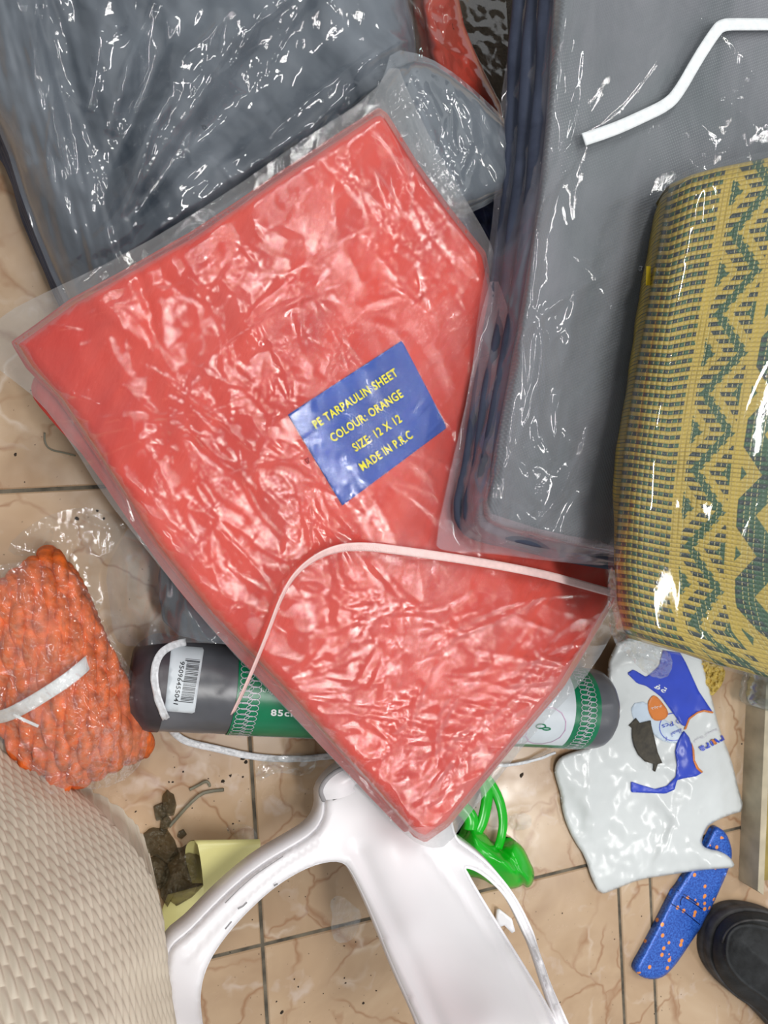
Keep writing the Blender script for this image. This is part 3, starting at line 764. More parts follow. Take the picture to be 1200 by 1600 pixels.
# ------------------------------------------------------------------ bag roll with green label
RR = 0.0415
A0 = at(214, 1064, RR); A1 = at(948, 1108, RR); AX = A1 - A0; AL = np.linalg.norm(AX); AX = AX / AL
SD = np.cross(AX, [0, 0, 1.0]); SD /= np.linalg.norm(SD)
def rollp(u, th, dr=0.0, rr=None):
    u = np.asarray(u, float); th = np.asarray(th, float); r = (RR if rr is None else rr) + dr
    return A0 + (u * AL)[..., None] * AX + (r * np.sin(th))[..., None] * SD + (r * np.cos(th))[..., None] * np.array([0, 0, 1.0])
roll = thing('bag_roll', 'grey roll of plastic bags with a green label marked 85cm lying under the orange packet', 'roll')
us = np.linspace(0, 1, 90); th = np.linspace(0, 2 * math.pi, 72, endpoint=False)
prof = RR * np.clip(np.minimum(1 - ((0.02 - us).clip(0) / 0.02) ** 2 * 0.3, 1 - (((us - 0.955).clip(0) / 0.045) ** 2.2) * 0.5), 0, 1)
uu, tt = np.meshgrid(us, th, indexing='ij')
pr = prof[:, None] - 0.0010 * np.abs(noise(uu * 14, tt * 3, 81)) * (uu > 0.93) - 0.0008 * np.abs(noise(uu * 30, tt * 2, 82)) * (uu < 0.17)
V = rollp(uu, tt, 0, pr).reshape(-1, 3)
link('rolled_bags', V, quads(90, 72, True).tolist() + [list(range(72))[::-1], list(range(89 * 72, 90 * 72))], M['roll'], roll)
uu, tt = np.meshgrid(np.linspace(-0.012, 0.045, 8), th, indexing='ij')
V = rollp(uu, tt, 0.0006, RR * (1 - 0.35 * ((0.03 - uu).clip(0) / 0.042) ** 2)).reshape(-1, 3)
link('end_fold', V, quads(8, 72, True).tolist() + [list(range(72))[::-1]], M['roll_end'], roll)
def cyl_hit(px, py, off=0.0):
    px = np.asarray(px, float); py = np.asarray(py, float)
    d = np.stack([(px - 600) / F, -(py - 800) / F, -np.ones_like(px)], -1) @ ROT.T
    d /= np.linalg.norm(d, axis=1)[:, None]
    o = np.array([0, 0, CH]) - A0; od = o - (o @ AX) * AX; dd = d - (d @ AX)[:, None] * AX
    r = RR + off; a = (dd ** 2).sum(1); b = 2 * dd @ od; c = od @ od - r * r
    disc = b * b - 4 * a * c; t = (-b - np.sqrt(np.maximum(disc, 0))) / (2 * a)
    return np.array([0, 0, CH]) + t[:, None] * d
def patch(name, u0, u1, t0, t1, off, mat_, parent, nu=30, nt=30, skew=0.0):
    uu, tt = np.meshgrid(np.linspace(u0, u1, nu), np.linspace(t0, t1, nt), indexing='ij')
    uu = uu + skew * (tt)
    a = rollp(uu, tt, off).reshape(-1, 3); b = rollp(uu, tt, off - 0.0003).reshape(-1, 3)
    q = quads(nu, nt); n = nu * nt
    return link(name, np.vstack([a, b]), q.tolist() + (q[:, ::-1] + n).tolist(), mat_, parent)
gl_ = patch('label', 0.165, 0.925, -1.45, 1.28, 0.0006, M['label_green'], roll, 60, 40)
patch('label_panel', 0.50, 0.862, -1.2, 0.92, 0.0009, M['label_white'], gl_, 40, 30)
# ring borders of the label
parts = []
def ring_on(u, t, ru, rt_, w=0.0006, off=0.0012):
    a = np.linspace(0, 2 * math.pi, 14, endpoint=False)
    P = rollp(u + ru * np.cos(a) / AL, t + rt_ * np.sin(a) / RR, off)
    Pi = rollp(u + (ru - w) * np.cos(a) / AL, t + (rt_ - w) * np.sin(a) / RR, off)
    n = 14
    return np.vstack([P, Pi]), [[i, (i + 1) % n, n + (i + 1) % n, n + i] for i in range(n)]
for k in range(21):
    t0 = -1.3 + k * 0.122
    for uc in (0.187, 0.893):
        parts.append(ring_on(uc - 0.006, t0, 0.0062, 0.0034)); parts.append(ring_on(uc + 0.009, t0 + 0.04, 0.0056, 0.0032))
for k in range(40):
    u0 = 0.21 + k * 0.0165
    parts.append(ring_on(u0, 1.16, 0.0058, 0.0028)); parts.append(ring_on(u0, -1.3, 0.0058, 0.0028))
V, Fc = merge(parts); o = link('ring_border', V, Fc, M['ink_grey'], gl_, False); o['kind'] = 'stuff'
parts = [ring_on(0.80, 0.35, 0.022, 0.022, 0.0010, 0.0014), ring_on(0.80, 0.35, 0.0, 0.0), ring_on(0.74, 0.75, 0.016, 0.008, 0.0008, 0.0014)]
V, Fc = merge([parts[0], parts[2]]); link('ring_print', V, Fc, M['ink_pink'], gl_, False)
V, Fc = merge([ring_on(0.785, 0.28, 0.006, 0.003, 0.0014, 0.0015), ring_on(0.80, 0.34, 0.005, 0.002, 0.0014, 0.0015)]); link('green_motif', V, Fc, M['label_green'], gl_, False)
text('lettering', '85cm', (423, 1118), (467, 1120), 9.5, cyl_hit, M['ink_white'], gl_, 0.0012, 0.03)
text('lettering', 'اكياس', (408, 1081), (447, 1083), 6.5, cyl_hit, M['ink_white'], gl_, 0.0012, 0.0)
# barcode sticker
stk = decal('barcode_sticker', [(268, 1008), (319, 1012), (304, 1115), (257, 1111)], cyl_hit, M['label_white'], roll, 7, 0.0009, n=50)
rb = random.Random(3); parts = []
e0, e1 = np.array([313.0, 1031.0]), np.array([301.5, 1100.0]); f0, f1 = np.array([290.0, 1029.0]), np.array([278.5, 1098.0])
t_ = 0.0
while t_ < 1:
    wv = rb.choice([0.008, 0.014, 0.02]); long_ = t_ < 0.04 or t_ > 0.94 or 0.49 < t_ < 0.52
    q = [e0 + (e1 - e0) * t_, e0 + (e1 - e0) * min(1, t_ + wv), f0 + (f1 - f0) * min(1, t_ + wv), f0 + (f1 - f0) * t_]
    if not long_: q[2] = q[2] + (3, 0); q[3] = q[3] + (3, 0)
    q = np.array(q)[[0, 3, 2, 1]]; W = cyl_hit(q[:, 0], q[:, 1], 0.0012); parts.append((W, [[0, 1, 2, 3]]))
    t_ += wv + rb.choice([0.010, 0.014, 0.022])
V, Fc = merge(parts); link('barcode', V, Fc, M['ink_black'], stk, False)
text('digits', '95096455041', (282, 1033), (271, 1100), 7, cyl_hit, M['ink_black'], stk, 0.0012, 0.01)
# twine around roll
def rz(x, y): return (x, y, float(cyl_hit(np.array([x * 1.0]), np.array([y * 1.0]), .0035)[0, 2]))
tag(ribbon('white_twine', [rz(290, 1003), rz(268, 1008), rz(248, 1022), rz(240, 1050), rz(244, 1082), rz(252, 1106), rz(260, 1124), (270, 1145, .008), (292, 1160, .004), (330, 1168, .004), (400, 1184, .003), (470, 1187, .003), (520, 1180, .004), (600, 1178, .004), (700, 1192, .004), (780, 1198, .004), (830, 1190, .004), (868, 1176, .01)], 0.0062, M['twine'], None, 0.0012, 200, twist=[0, 0, 0, -.3, -.4, -.3, -.2, 0, 0, .2, 0, 0, 0, 0, 0, 0, 0, 0], wfun=lambda t: np.where(t < .62, 1.0, 0.45), crinkle=0.0012),
    'shiny white twine looped around the left end of the grey bag roll', 'twine')

# ------------------------------------------------------------------ orange rope hank
hank = thing('rope_hank', 'orange twisted rope hank in clear plastic at the left edge', 'rope')
def rope(path, R, mat_, name, pitch=0.021, phase=0.0):
    P = np.array(path, float); P = resample3(P, 150, 3)
    T, S, U = frames(P)
    d = np.concatenate([[0], np.cumsum(np.linalg.norm(np.diff(P, axis=0), axis=1))])
    parts = []
    for k in range(3):
        a = d / pitch * 2 * math.pi / 1.5 + phase + k * 2 * math.pi / 3
        Q = P + R * 0.52 * (np.cos(a)[:, None] * S + np.sin(a)[:, None] * U)
        parts.append(tube_mesh(Q, R * 0.62, 10))
    V, Fc = merge(parts)
    return link(name, V, Fc, mat_, hank)
a0 = np.array([34, 922.0]); a1 = np.array([140, 1194.0]); ax = a1 - a0; L_ = np.linalg.norm(ax); ax /= L_; sd = np.array([-ax[1], ax[0]])
rr = random.Random(8)
for i in range(7):
    o = (i - 3.3) * 27; h = .074 - .034 * (abs(i - 3.3) / 3.7) ** 2
    shx = -o * 0.30
    pth = []
    for s, dz in ((-0.03, -.05), (-.035, -.02), (0.0, -.003), (0.15, 0), (.5, .003), (.85, 0), (1.0, -.006), (1.03, -.028), (1.02, -.055)):
        sway = 7 * math.sin(s * 3.1 + i * .4)
        c = a0 + ax * (s * L_ + (shx if s < .5 else shx * .3)) + sd * (-(o) + sway + (s - .5) * -18)
        pth.append(at(c[0], c[1], max(.012, h + dz + rr.uniform(-.001, .001))))
    rope(pth, 0.0102, M['rope'], 'rope_turn', pitch=-0.046, phase=i * 1.1)
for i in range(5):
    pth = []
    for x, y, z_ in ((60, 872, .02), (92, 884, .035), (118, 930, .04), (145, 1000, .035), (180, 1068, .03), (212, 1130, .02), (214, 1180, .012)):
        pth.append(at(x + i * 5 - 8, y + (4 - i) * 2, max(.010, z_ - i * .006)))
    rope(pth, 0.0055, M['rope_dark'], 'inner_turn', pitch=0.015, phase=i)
hb = ribbon('band', [(-12, 1122, .055), (12, 1118, .074), (50, 1098, .092), (100, 1066, .097), (128, 1044, .091), (142, 1030, .07), (150, 1020, .045)], 0.0105, M['strap'], hank, 0.0008, 60)
ribbon('band_end', [(20, 1116, .09), (40, 1126, .096), (60, 1135, .096)], 0.0022, M['strap'], hank, 0.0008, 20)
rf_out = [(-60, 880), (-10, 884), (30, 878), (75, 874), (124, 900), (152, 950), (182, 1010), (214, 1062), (232, 1104), (233, 1168), (208, 1212), (155, 1236), (112, 1226), (98, 1236), (80, 1242), (70, 1236), (72, 1222), (34, 1192), (0, 1160), (-60, 1130)]
rfz = rbf([(60, 1040, .102), (-40, 1000, .10), (60, 890, .088), (110, 900, .076), (150, 1000, .086), (120, 1060, .102), (225, 1110, .056), (228, 1165, .05), (150, 1150, .102), (150, 1225, .075), (80, 1240, .095), (80, 1180, .10), (20, 1130, .10), (30, 960, .104), (200, 1140, .09), (180, 1060, .086), (190, 1205, .07)])
rc = creases(51, 90, (-20, 880, 225, 1235), (15, 70), 1.1, 0.8, 0.0024, 3)
radial('plastic_wrap', lambda a, b: rfz(a, b) + rc(a, b) + 0.002 * fbm(a / 20, b / 20, 54, 3), rf_out, film('clear_film_over_rope', veil=(0.0, 0.09), vcol=(240, 222, 214), bump=0.6, scale=1.1, refl=1.1), hank, 600, 140, (90, 1060))

# ------------------------------------------------------------------ clear bag with a dark packet under the orange packet's left edge
cb = thing('clear_bag', 'corner of a clear bag with a dark sheet inside below the orange packet', 'bag')
cb_in = [(262, 850), (250, 920), (262, 985), (330, 1003), (420, 1003), (420, 900), (340, 830)]
cbz = rbf([(170, 890, .02), (180, 1005, .03), (300, 990, .092), (215, 800, .06), (380, 940, .088), (260, 900, .07), (400, 1000, .095)])
cS = Surf(cb_in, lambda a, b: np.minimum(cbz(a, b) - .004, 0.088), 0.012, lambda x, y, a, b: 0.003 * fbm(x * 40, y * 40, 91, 2))
radial('dark_sheet', cS.z, cb_in, M['grey_dark'], cb, 160, 40, None, 0.012, 2)
cc = creases(52, 60, (160, 800, 400, 1010), (20, 80), 1.4, 0.8, 0.005, 4)
radial('clear_film', lambda a, b: cbz(a, b) + .004 + cc(a, b), [(240, 790), (205, 815), (182, 858), (164, 892), (172, 950), (178, 1000), (205, 1012), (262, 1004), (320, 1004), (420, 1012), (440, 940), (330, 820)], M['film_heavy'], cb, 380, 90, (290, 915))

# ------------------------------------------------------------------ woven-look plastic seat, lower left
wk = thing('rattan_pattern_chair', 'beige moulded plastic chair side with woven pattern filling the lower left corner', 'chair')
wk_out = [(-420, 1020), (-120, 1060), (-20, 1120), (50, 1180), (130, 1238), (190, 1296), (228, 1350), (246, 1400), (254, 1450), (262, 1530), (272, 1610), (290, 1720), (300, 1850), (-100, 1950), (-500, 1900)]
wkz = rbf([(-20, 1120, .03), (50, 1180, .035), (130, 1238, .05), (190, 1296, .09), (246, 1400, .14), (262, 1530, .18), (280, 1650, .22), (60, 1260, .12), (0, 1300, .17), (0, 1600, .30), (160, 1600, .29), (120, 1400, .20), (-300, 1300, .25), (-300, 1800, .36), (100, 1850, .36), (215, 1500, .215)])
wkS = Surf(wk_out, wkz, 0.03)
outl = resample(wk_out, 900, True, 2)
c = np.array([-40, 1560.0]); nr, na = 520, 900
t = np.linspace(0, 1, nr + 1)[1:]; s = 1 - (1 - t) ** 1.15
# regular rays only over the part of the body the frame can see; the back is coarse
P = c + s[:, None, None] * (outl - c)[None]
px = np.concatenate([[c[0]], P[..., 0].ravel()]); py = np.concatenate([[c[1]], P[..., 1].ravel()])
zb = wkS.z(px, py); W = at(px, py, zb)
# flat coordinates on the plane that best fits the visible face; strands pushed out along the surface normal
vis = (px > -20) & (px < 270) & (py > 1180) & (py < 1620)
mu = W[vis].mean(0); _, _, vt = np.linalg.svd((W[vis] - mu)[::37]); e1_, e2_ = vt[0], vt[1]
zz2 = wkS.z(np.array([60.0, 85.0]), np.array([1400.0, 1456.0])); da = at(60.0, 1400.0, zz2[0]); db = at(85.0, 1456.0, zz2[1]); dd_ = (db - da); dd_ = np.array([dd_ @ e1_, dd_ @ e2_]); dd_ /= np.linalg.norm(dd_)
q1_ = (W - mu) @ e1_; q2_ = (W - mu) @ e2_
cv_ = q1_ * dd_[0] + q2_ * dd_[1]; cu_ = -q1_ * dd_[1] + q2_ * dd_[0]
ca, cb_ = 0.0050, 0.021
ic = np.floor(cu_ / ca); fu_ = cu_ / ca - ic; fv_ = (cv_ / cb_ + ic * 0.41) % 1.0
b1 = np.sin(math.pi * fu_) ** 1.3 * np.sin(math.pi * fv_ ** 1.25) ** 0.8
G = W[1:].reshape(nr, na, 3); gr_ = np.gradient(G, axis=0); ga_ = np.roll(G, -1, 1) - np.roll(G, 1, 1)
nn = np.cross(gr_, ga_); nn /= np.linalg.norm(nn, axis=2)[..., None] + 1e-12; nn = np.where(nn[..., 2:] < 0, -nn, nn)
W[1:] += 0.0022 * b1[1:, None] * nn.reshape(-1, 3)
base = 1 + (nr - 1) * na
B = W[base:]; bot = B.copy(); bot[:, 2] = 0.0; bot[:, :2] += (bot[:, :2].mean(0) - bot[:, :2]) * 0.03
mid = B * .5 + bot * .5
V = np.vstack([W, mid, bot]); i = np.arange(na)
Fc = np.vstack([quads(nr + 2, na, True, 1)])[:, ::-1].tolist() + [[0, 1 + (k + 1) % na, 1 + k] for k in range(na)] + [list(range(1 + (nr + 1) * na, 1 + (nr + 2) * na))]
link('moulded_weave_shell', V, Fc, M['wicker'], wk)

# ------------------------------------------------------------------ white plastic chair
wc = thing('plastic_chair', 'white moulded plastic chair with open back lying at the bottom centre', 'chair')
outer = [(505, 1236), (508, 1262), (503, 1284), (488, 1304), (455, 1324), (410, 1350), (366, 1385), (330, 1420), (300, 1452), (283, 1466), (272, 1474), (262, 1490), (260, 1530), (266, 1600), (290, 1760), (700, 1860), (1010, 1800), (960, 1730), (915, 1660), (884, 1600), (862, 1545), (848, 1500), (828, 1450), (802, 1400), (770, 1360), (738, 1332), (706, 1312), (700, 1240), (660, 1190), (590, 1180), (550, 1195)]
hole_l = [(546, 1356), (532, 1346), (508, 1347), (475, 1358), (430, 1385), (385, 1426), (350, 1466), (325, 1505), (313, 1545), (314, 1590), (330, 1690), (440, 1780), (660, 1800), (690, 1700), (655, 1600), (622, 1530), (590, 1450), (566, 1395)]
hole_r = [(722, 1353), (738, 1354), (762, 1368), (794, 1400), (820, 1452), (840, 1504), (854, 1548), (874, 1600), (900, 1650), (893, 1640), (868, 1600), (838, 1545), (800, 1484), (760, 1420), (735, 1378)]
chz = rbf([(505, 1240, .075), (600, 1200, .08), (660, 1320, .108), (540, 1340, .10), (700, 1320, .108), (400, 1370, .095), (275, 1480, .105), (265, 1600, .16), (330, 1560, .13), (640, 1450, .16), (760, 1600, .245), (620, 1600, .225), (885, 1600, .19), (830, 1460, .11), (720, 1340, .10), (870, 1600, .225), (800, 1490, .16), (960, 1760, .3), (660, 1820, .3), (300, 1760, .22)])
Lo = resample(outer, 240, True, 2); Lh = resample(hole_l, 150, True, 2); Lr = resample(hole_r, 110, True, 2)
v, tri_ = cdt(Lo, [Lh, Lr], 6.5)
d = np.minimum(np.minimum(pdist(v, Lo), pdist(v, Lh)), pdist(v, Lr)) / 1900
zz = chz(v[:, 0], v[:, 1])
q = np.clip(1 - d / 0.006, 0, 1); zz = zz - 0.006 * (1 - np.sqrt(np.maximum(0, 1 - q * q)))
def lined(v, L): return pdist(v, np.array(L, float), False)
dl_ = lined(v, [(668, 1330), (720, 1400), (790, 1510), (850, 1605), (900, 1700)])
zz = zz - 0.0028 * np.exp(-(dl_ / 5.0) ** 2)
dk_ = lined(v, [(560, 1330), (590, 1400), (640, 1500), (690, 1620), (760, 1760)])
zz = zz - 0.004 * np.exp(-(dk_ / 16.0) ** 2)
dm_ = lined(v, [(620, 1320), (700, 1480), (780, 1620)])
zz = zz + 0.005 * np.exp(-(dm_ / 45.0) ** 2)
dn_ = lined(v, [(492, 1316), (440, 1350), (380, 1402), (320, 1462), (290, 1500)])
zz = zz - 0.0016 * np.exp(-(dn_ / 3.0) ** 2)
W = at(v[:, 0], v[:, 1], zz)
solid('back_shell', W, tri_, 0.004, M['white_plastic'], wc)
# flanges that hang from the outer rim and the openings
def flange(name, L, depth, lean, closed=True, rng=None, mt='white_plastic'):
    L = np.array(L); zf_ = chz(L[:, 0], L[:, 1]) - 0.0055
    P = at(L[:, 0], L[:, 1], zf_); n = len(P)
    tg = np.roll(P, -1, 0) - np.roll(P, 1, 0); nr_ = np.stack([tg[:, 1], -tg[:, 0]], 1); nr_ /= np.linalg.norm(nr_, axis=1)[:, None] + 1e-9
    rows = []
    for f, o_ in ((0, 0), (.5, lean * .4), (1, lean), (1, lean + .0022), (.5, lean * .4 + .0022), (0, .0022)):
        rows.append(np.column_stack([P[:, :2] + nr_ * o_, np.maximum(P[:, 2] - depth * f, 0.0)]))
    V = np.stack(rows, 1)
    if not closed: V = V[rng[0]:rng[1]]
    n = len(V); m = 6; Q = []
    for i in range(n if closed else n - 1):
        for k in range(m): Q.append([i * m + k, i * m + (k + 1) % m, ((i + 1) % n) * m + (k + 1) % m, ((i + 1) % n) * m + k])
    return link(name, V.reshape(-1, 3), Q, M[mt], wc)
flange('outer_rim', Lo, 0.022, 0.002)
flange('opening_rim', Lh, 0.010, -0.001)
flange('opening_rim', Lr, 0.010, -0.001)
# curled lip at the shaded top corner
lp = np.array([(506, 1250, .082), (500, 1236, .088), (506, 1222, .09), (520, 1208, .09), (540, 1198, .09), (566, 1192, .088)])
lip_i = np.array([(556, 1236, .084), (551, 1232, .09), (554, 1226, .092), (562, 1222, .092), (574, 1218, .092), (590, 1214, .09)])
lo = resample3(at(lp[:, 0], lp[:, 1], lp[:, 2]), 30, 2); li = resample3(at(lip_i[:, 0], lip_i[:, 1], lip_i[:, 2]), 30, 2)
g = np.linspace(0, 1, 9); V = lo[:, None] * (1 - g)[None, :, None] + li[:, None] * g[None, :, None]; V[..., 2] += 0.006 * np.sin(math.pi * g)[None]
V = V.reshape(-1, 3); B = V.copy(); B[:, 2] -= .003; q = quads(30, 9)
link('curled_lip', np.vstack([V, B]), q.tolist() + (q[:, ::-1] + 270).tolist(), M['white_plastic'], wc)
lV, lF = tube_mesh(lo, 0.0022, 8); link('lip_bead', lV, lF, M['label_dirt'], wc)
# legs of the chair, hidden mostly, carrying the shell on the floor
for (a, b) in (((275, 1700), (250, 1760)), ((930, 1720), (980, 1760)), ((560, 1215), (560, 1225))):
    z0 = float(chz(np.array([a[0]]), np.array([a[1]]))[0]) - .008; p0 = at(a[0], a[1], z0); 
    P = np.linspace(p0, [p0[0] + (0.02 if a[0] < 600 else 0.03), p0[1], 0.0], 8); V, Fc = tube_mesh(P + np.array([[0, 0, 0]]), 0.012, 12)
    link('leg', V, Fc, M['white_plastic'], wc)
# scuffs
def ch_hit(px, py, off=0.0):
    return at(px, py, chz(px, py) + off)

for pts, w_ in (([(352, 1411), (375, 1388), (400, 1366), (442, 1338)], 1.1), ([(372, 1420), (380, 1416), (386, 1410)], 2.2), ([(352, 1452), (362, 1440)], 1.6), ([(428, 1384), (434, 1381)], 2.6), ([(642, 1390), (650, 1402)], 1.2), ([(520, 1250), (536, 1244), (552, 1232)], 2.0)):
    pp = resample(pts, 12, False); t_ = np.gradient(pp, axis=0); t_ /= np.linalg.norm(t_, axis=1)[:, None]; n_ = np.stack([-t_[:, 1], t_[:, 0]], 1) * w_ / 2
    decal('scuff', np.vstack([pp + n_, (pp - n_)[::-1]]), lambda a, b, o: at(a, b, chz(a, b) - .0012 * np.exp(-(lined(np.stack([a, b], 1), [(492, 1316), (440, 1350), (380, 1402), (320, 1462), (290, 1500)]) / 3.0) ** 2) + o), M['label_dirt'], wc, 4, .0006)
# ------------------------------------------------------------------ green moulded piece
gp = thing('green_plastic_mask', 'bright green moulded plastic piece with looped straps beside the white chair', 'plastic piece')
gb = [(731, 1287), (742, 1290), (759, 1303), (769, 1317), (780, 1322), (791, 1319), (804, 1313), (814, 1320), (822, 1332), (828, 1346), (835, 1360), (834, 1378), (826, 1388), (820, 1386), (818, 1381), (813, 1386), (806, 1388), (791, 1390), (775, 1386), (750, 1372), (730, 1370), (700, 1360), (690, 1330), (712, 1316), (726, 1309), (731, 1298)]
L = resample(gb, 110, True, 1); v, tr_ = cdt(L, [], 3.2)
d = pdist(v, L); ridge_ = lined(v, [(735, 1305), (770, 1335), (800, 1360), (826, 1376)])
zz = 0.010 + 0.024 * np.sqrt(np.clip(d / 26, 0, 1)) + 0.006 * np.exp(-(ridge_ / 9) ** 2) - 0.006 * np.exp(-(lined(v, [(780, 1325), (800, 1345), (812, 1372)]) / 5) ** 2)
solid('moulded_body', at(v[:, 0], v[:, 1], zz), tr_, 0, M['green_plastic'], gp, True, zfloor=0.0)
def gtube(path, R, flat):
    p = np.array(path, float); P = resample3(at(p[:, 0], p[:, 1], p[:, 2]), 40, 2); V, Fc = tube_mesh(P, R, 12, flat); link('strap_loop', V, Fc, M['green_plastic'], gp)
gtube([(778, 1326, .018), (784, 1306, .02), (787, 1284, .018), (783, 1258, .014), (774, 1236, .012), (758, 1212, .01), (735, 1205, .01)], 0.0054, 0.4)
gtube([(745, 1300, .018), (754, 1284, .018), (759, 1262, .016), (762, 1240, .012), (752, 1215, .01)], 0.0068, 0.45)
gtube([(735, 1296, .02), (738, 1280, .02), (722, 1262, .015), (700, 1250, .01)], 0.008, 0.5)

# ------------------------------------------------------------------ white printed bag
bag = thing('plastic_bag', 'crumpled white plastic bag with blue and orange print on the floor at the right', 'bag')
bo = [(952, 1010), (1000, 990), (1090, 1010), (1098, 1036), (1112, 1088), (1124, 1140), (1143, 1186), (1152, 1226), (1164, 1267), (1140, 1273), (1108, 1288), (1100, 1300), (1095, 1318), (1104, 1326), (1126, 1330), (1142, 1340), (1150, 1356), (1128, 1357), (1090, 1360), (1040, 1368), (1000, 1374), (960, 1390), (938, 1399), (924, 1372), (914, 1338), (896, 1312), (884, 1285), (878, 1262), (876, 1240), (868, 1215), (866, 1200), (874, 1184), (892, 1176), (930, 1165), (948, 1100)]
bz = rbf([(940, 1030, .03), (1050, 1030, .012), (1000, 1120, .012), (1150, 1260, .005), (880, 1200, .006), (940, 1390, .004), (1050, 1340, .016), (1140, 1345, .024), (1100, 1345, .020), (950, 1280, .008), (1060, 1220, .008), (1110, 1100, .006)])
bc = creases(61, 34, (880, 1180, 1140, 1380), (30, 110), 0.6, 0.8, 0.0035, 6); bc2 = creases(62, 12, (1050, 1130, 1140, 1300), (60, 140), 1.75, 0.1, 0.004, 6); bc3 = creases(63, 14, (930, 1030, 1010, 1140), (30, 90), -0.45, .3, 0.006, 9)
Lb = resample(bo, 260, True, 1)
bSf = Surf(bo, bz, 0.004, lambda x, y, a, b: 0.002 * fbm(x * 25, y * 25, 64, 3) + bc(a, b) + bc2(a, b) + bc3(a, b), zmin=0.0015)
v, tr_ = cdt(Lb, [], 3.6)
solid('bag_film', bSf.hit(v[:, 0], v[:, 1]), tr_, 0.0006, M['bag_white'], bag)
BH = bSf.hit
def bd(name, poly, m_, off=0.0008, step=4, smooth=1, n=None): return decal(name, poly, BH, M[m_], bag, step, off, smooth=smooth, n=n or 60, thick=0.0002)
bd('pale_panel', [(985, 1100), (1012, 1095), (1036, 1125), (1064, 1136), (1066, 1160), (1050, 1162), (1030, 1156), (1015, 1140), (990, 1128)], 'bag_lightblue', .0007)
bd('blue_print', [(1036, 1016), (1063, 1020), (1072, 1036), (1092, 1080), (1114, 1113), (1100, 1110), (1085, 1115), (1078, 1120), (1072, 1135), (1066, 1134), (1050, 1112), (1034, 1090), (1024, 1082), (1010, 1072), (996, 1068), (980, 1052), (990, 1046), (1010, 1058), (1030, 1040)], 'bag_blue', .0010, smooth=0, n=90)
bd('blue_print', [(1069, 1142), (1077, 1152), (1083, 1170), (1084, 1188), (1090, 1200), (1098, 1207), (1088, 1213), (1070, 1216), (1058, 1219), (1054, 1234), (1040, 1240), (1010, 1239), (986, 1238), (986, 1221), (1000, 1226), (1024, 1233), (1042, 1228), (1056, 1214), (1058, 1195), (1055, 1175), (1058, 1160), (1064, 1148)], 'bag_blue', .0010, smooth=0, n=110)
bd('orange_edge', [(1069, 1140), (1076, 1122), (1090, 1112), (1100, 1109), (1115, 1112), (1114, 1115), (1100, 1112), (1090, 1115), (1078, 1124), (1072, 1140)], 'bag_orange', .0013, 3, 0)
bd('orange_edge', [(1081, 1160), (1085, 1172), (1086, 1188), (1092, 1200), (1099, 1206), (1096, 1208), (1088, 1201), (1083, 1188), (1082, 1172)], 'bag_orange', .0013, 3, 0)
bd('orange_drop', [(1024, 1086), (1034, 1096), (1045, 1112), (1042, 1122), (1030, 1127), (1020, 1125), (1013, 1112), (1012, 1098), (1018, 1088)], 'bag_orange', .0013)
a = np.linspace(0, 2 * math.pi, 60, endpoint=False); ro = np.stack([1052 + 22 * np.cos(a), 1136 + 22 * np.sin(a)], 1); ri = np.stack([1052 + 20.8 * np.cos(a), 1136 + 20.8 * np.sin(a)], 1)
pr_ = BH(ro[:, 0], ro[:, 1], .0009); pi_ = BH(ri[:, 0], ri[:, 1], .0009); keep = [i for i in range(60) if not (ro[i, 0] > 1066 and ro[i, 1] < 1150)]
link('circle_print', np.vstack([pr_, pi_]), [[i, (i + 1) % 60, 60 + (i + 1) % 60, 60 + i][::-1] for i in keep], M['bag_blue'], bag, False)
text('lettering', '0 Pcs', (1062, 1123), (1034, 1133), 7, BH, M['bag_blue'], bag, .0014, .0)
text('lettering', 'ﻗﻄﻌﺔ', (1065, 1138), (1046, 1146), 6, BH, M['bag_blue'], bag, .0014, 0)
text('lettering', '١٠', (1044, 1152), (1038, 1150), 6, BH, M['bag_blue'], bag, .0014, 0)
text('lettering', 'ﻔﺔ', (1022, 1074), (1040, 1086), 9, BH, M['ink_white'], bag, .0014, .02)
text('lettering', 'ﺟﺪﻳﺪ', (1034, 1102), (1017, 1106), 5, BH, M['ink_white'], bag, .0018, 0)
# logo lettering, seen upside down
text('logo', 'rvıra', (1129, 1149), (1092, 1168), 11, lambda a, b, o: BH(a, b, o), M['bag_blue'], bag, .0014, .04)
bd('logo_accent', [(1111, 1156), (1115, 1155), (1121, 1162), (1117, 1164)], 'bag_orange', .0018, 3, 0)
text('lettering', 'ﺍﻟﻤﺨﻤﺮﺓ ﺍﻟﻌﺮﺑﻴﺔ', (1120, 1138), (1083, 1158), 4, BH, M['ink_grey'], bag, .0014, 0)
lf = decal('scrap', [(983, 1134), (994, 1122), (1000, 1130), (1017, 1126), (1018, 1134), (1022, 1150), (1028, 1176), (1035, 1192), (1028, 1194), (1024, 1206), (1021, 1205), (1022, 1194), (1008, 1190), (998, 1180), (992, 1168), (988, 1150), (988, 1138)], BH, M['leaf'], None, 3.5, .0022, thick=.0007)
lf.name = 'charred_scrap'; tag(lf, 'ragged dark brown scrap lying on the printed white bag', 'scrap')

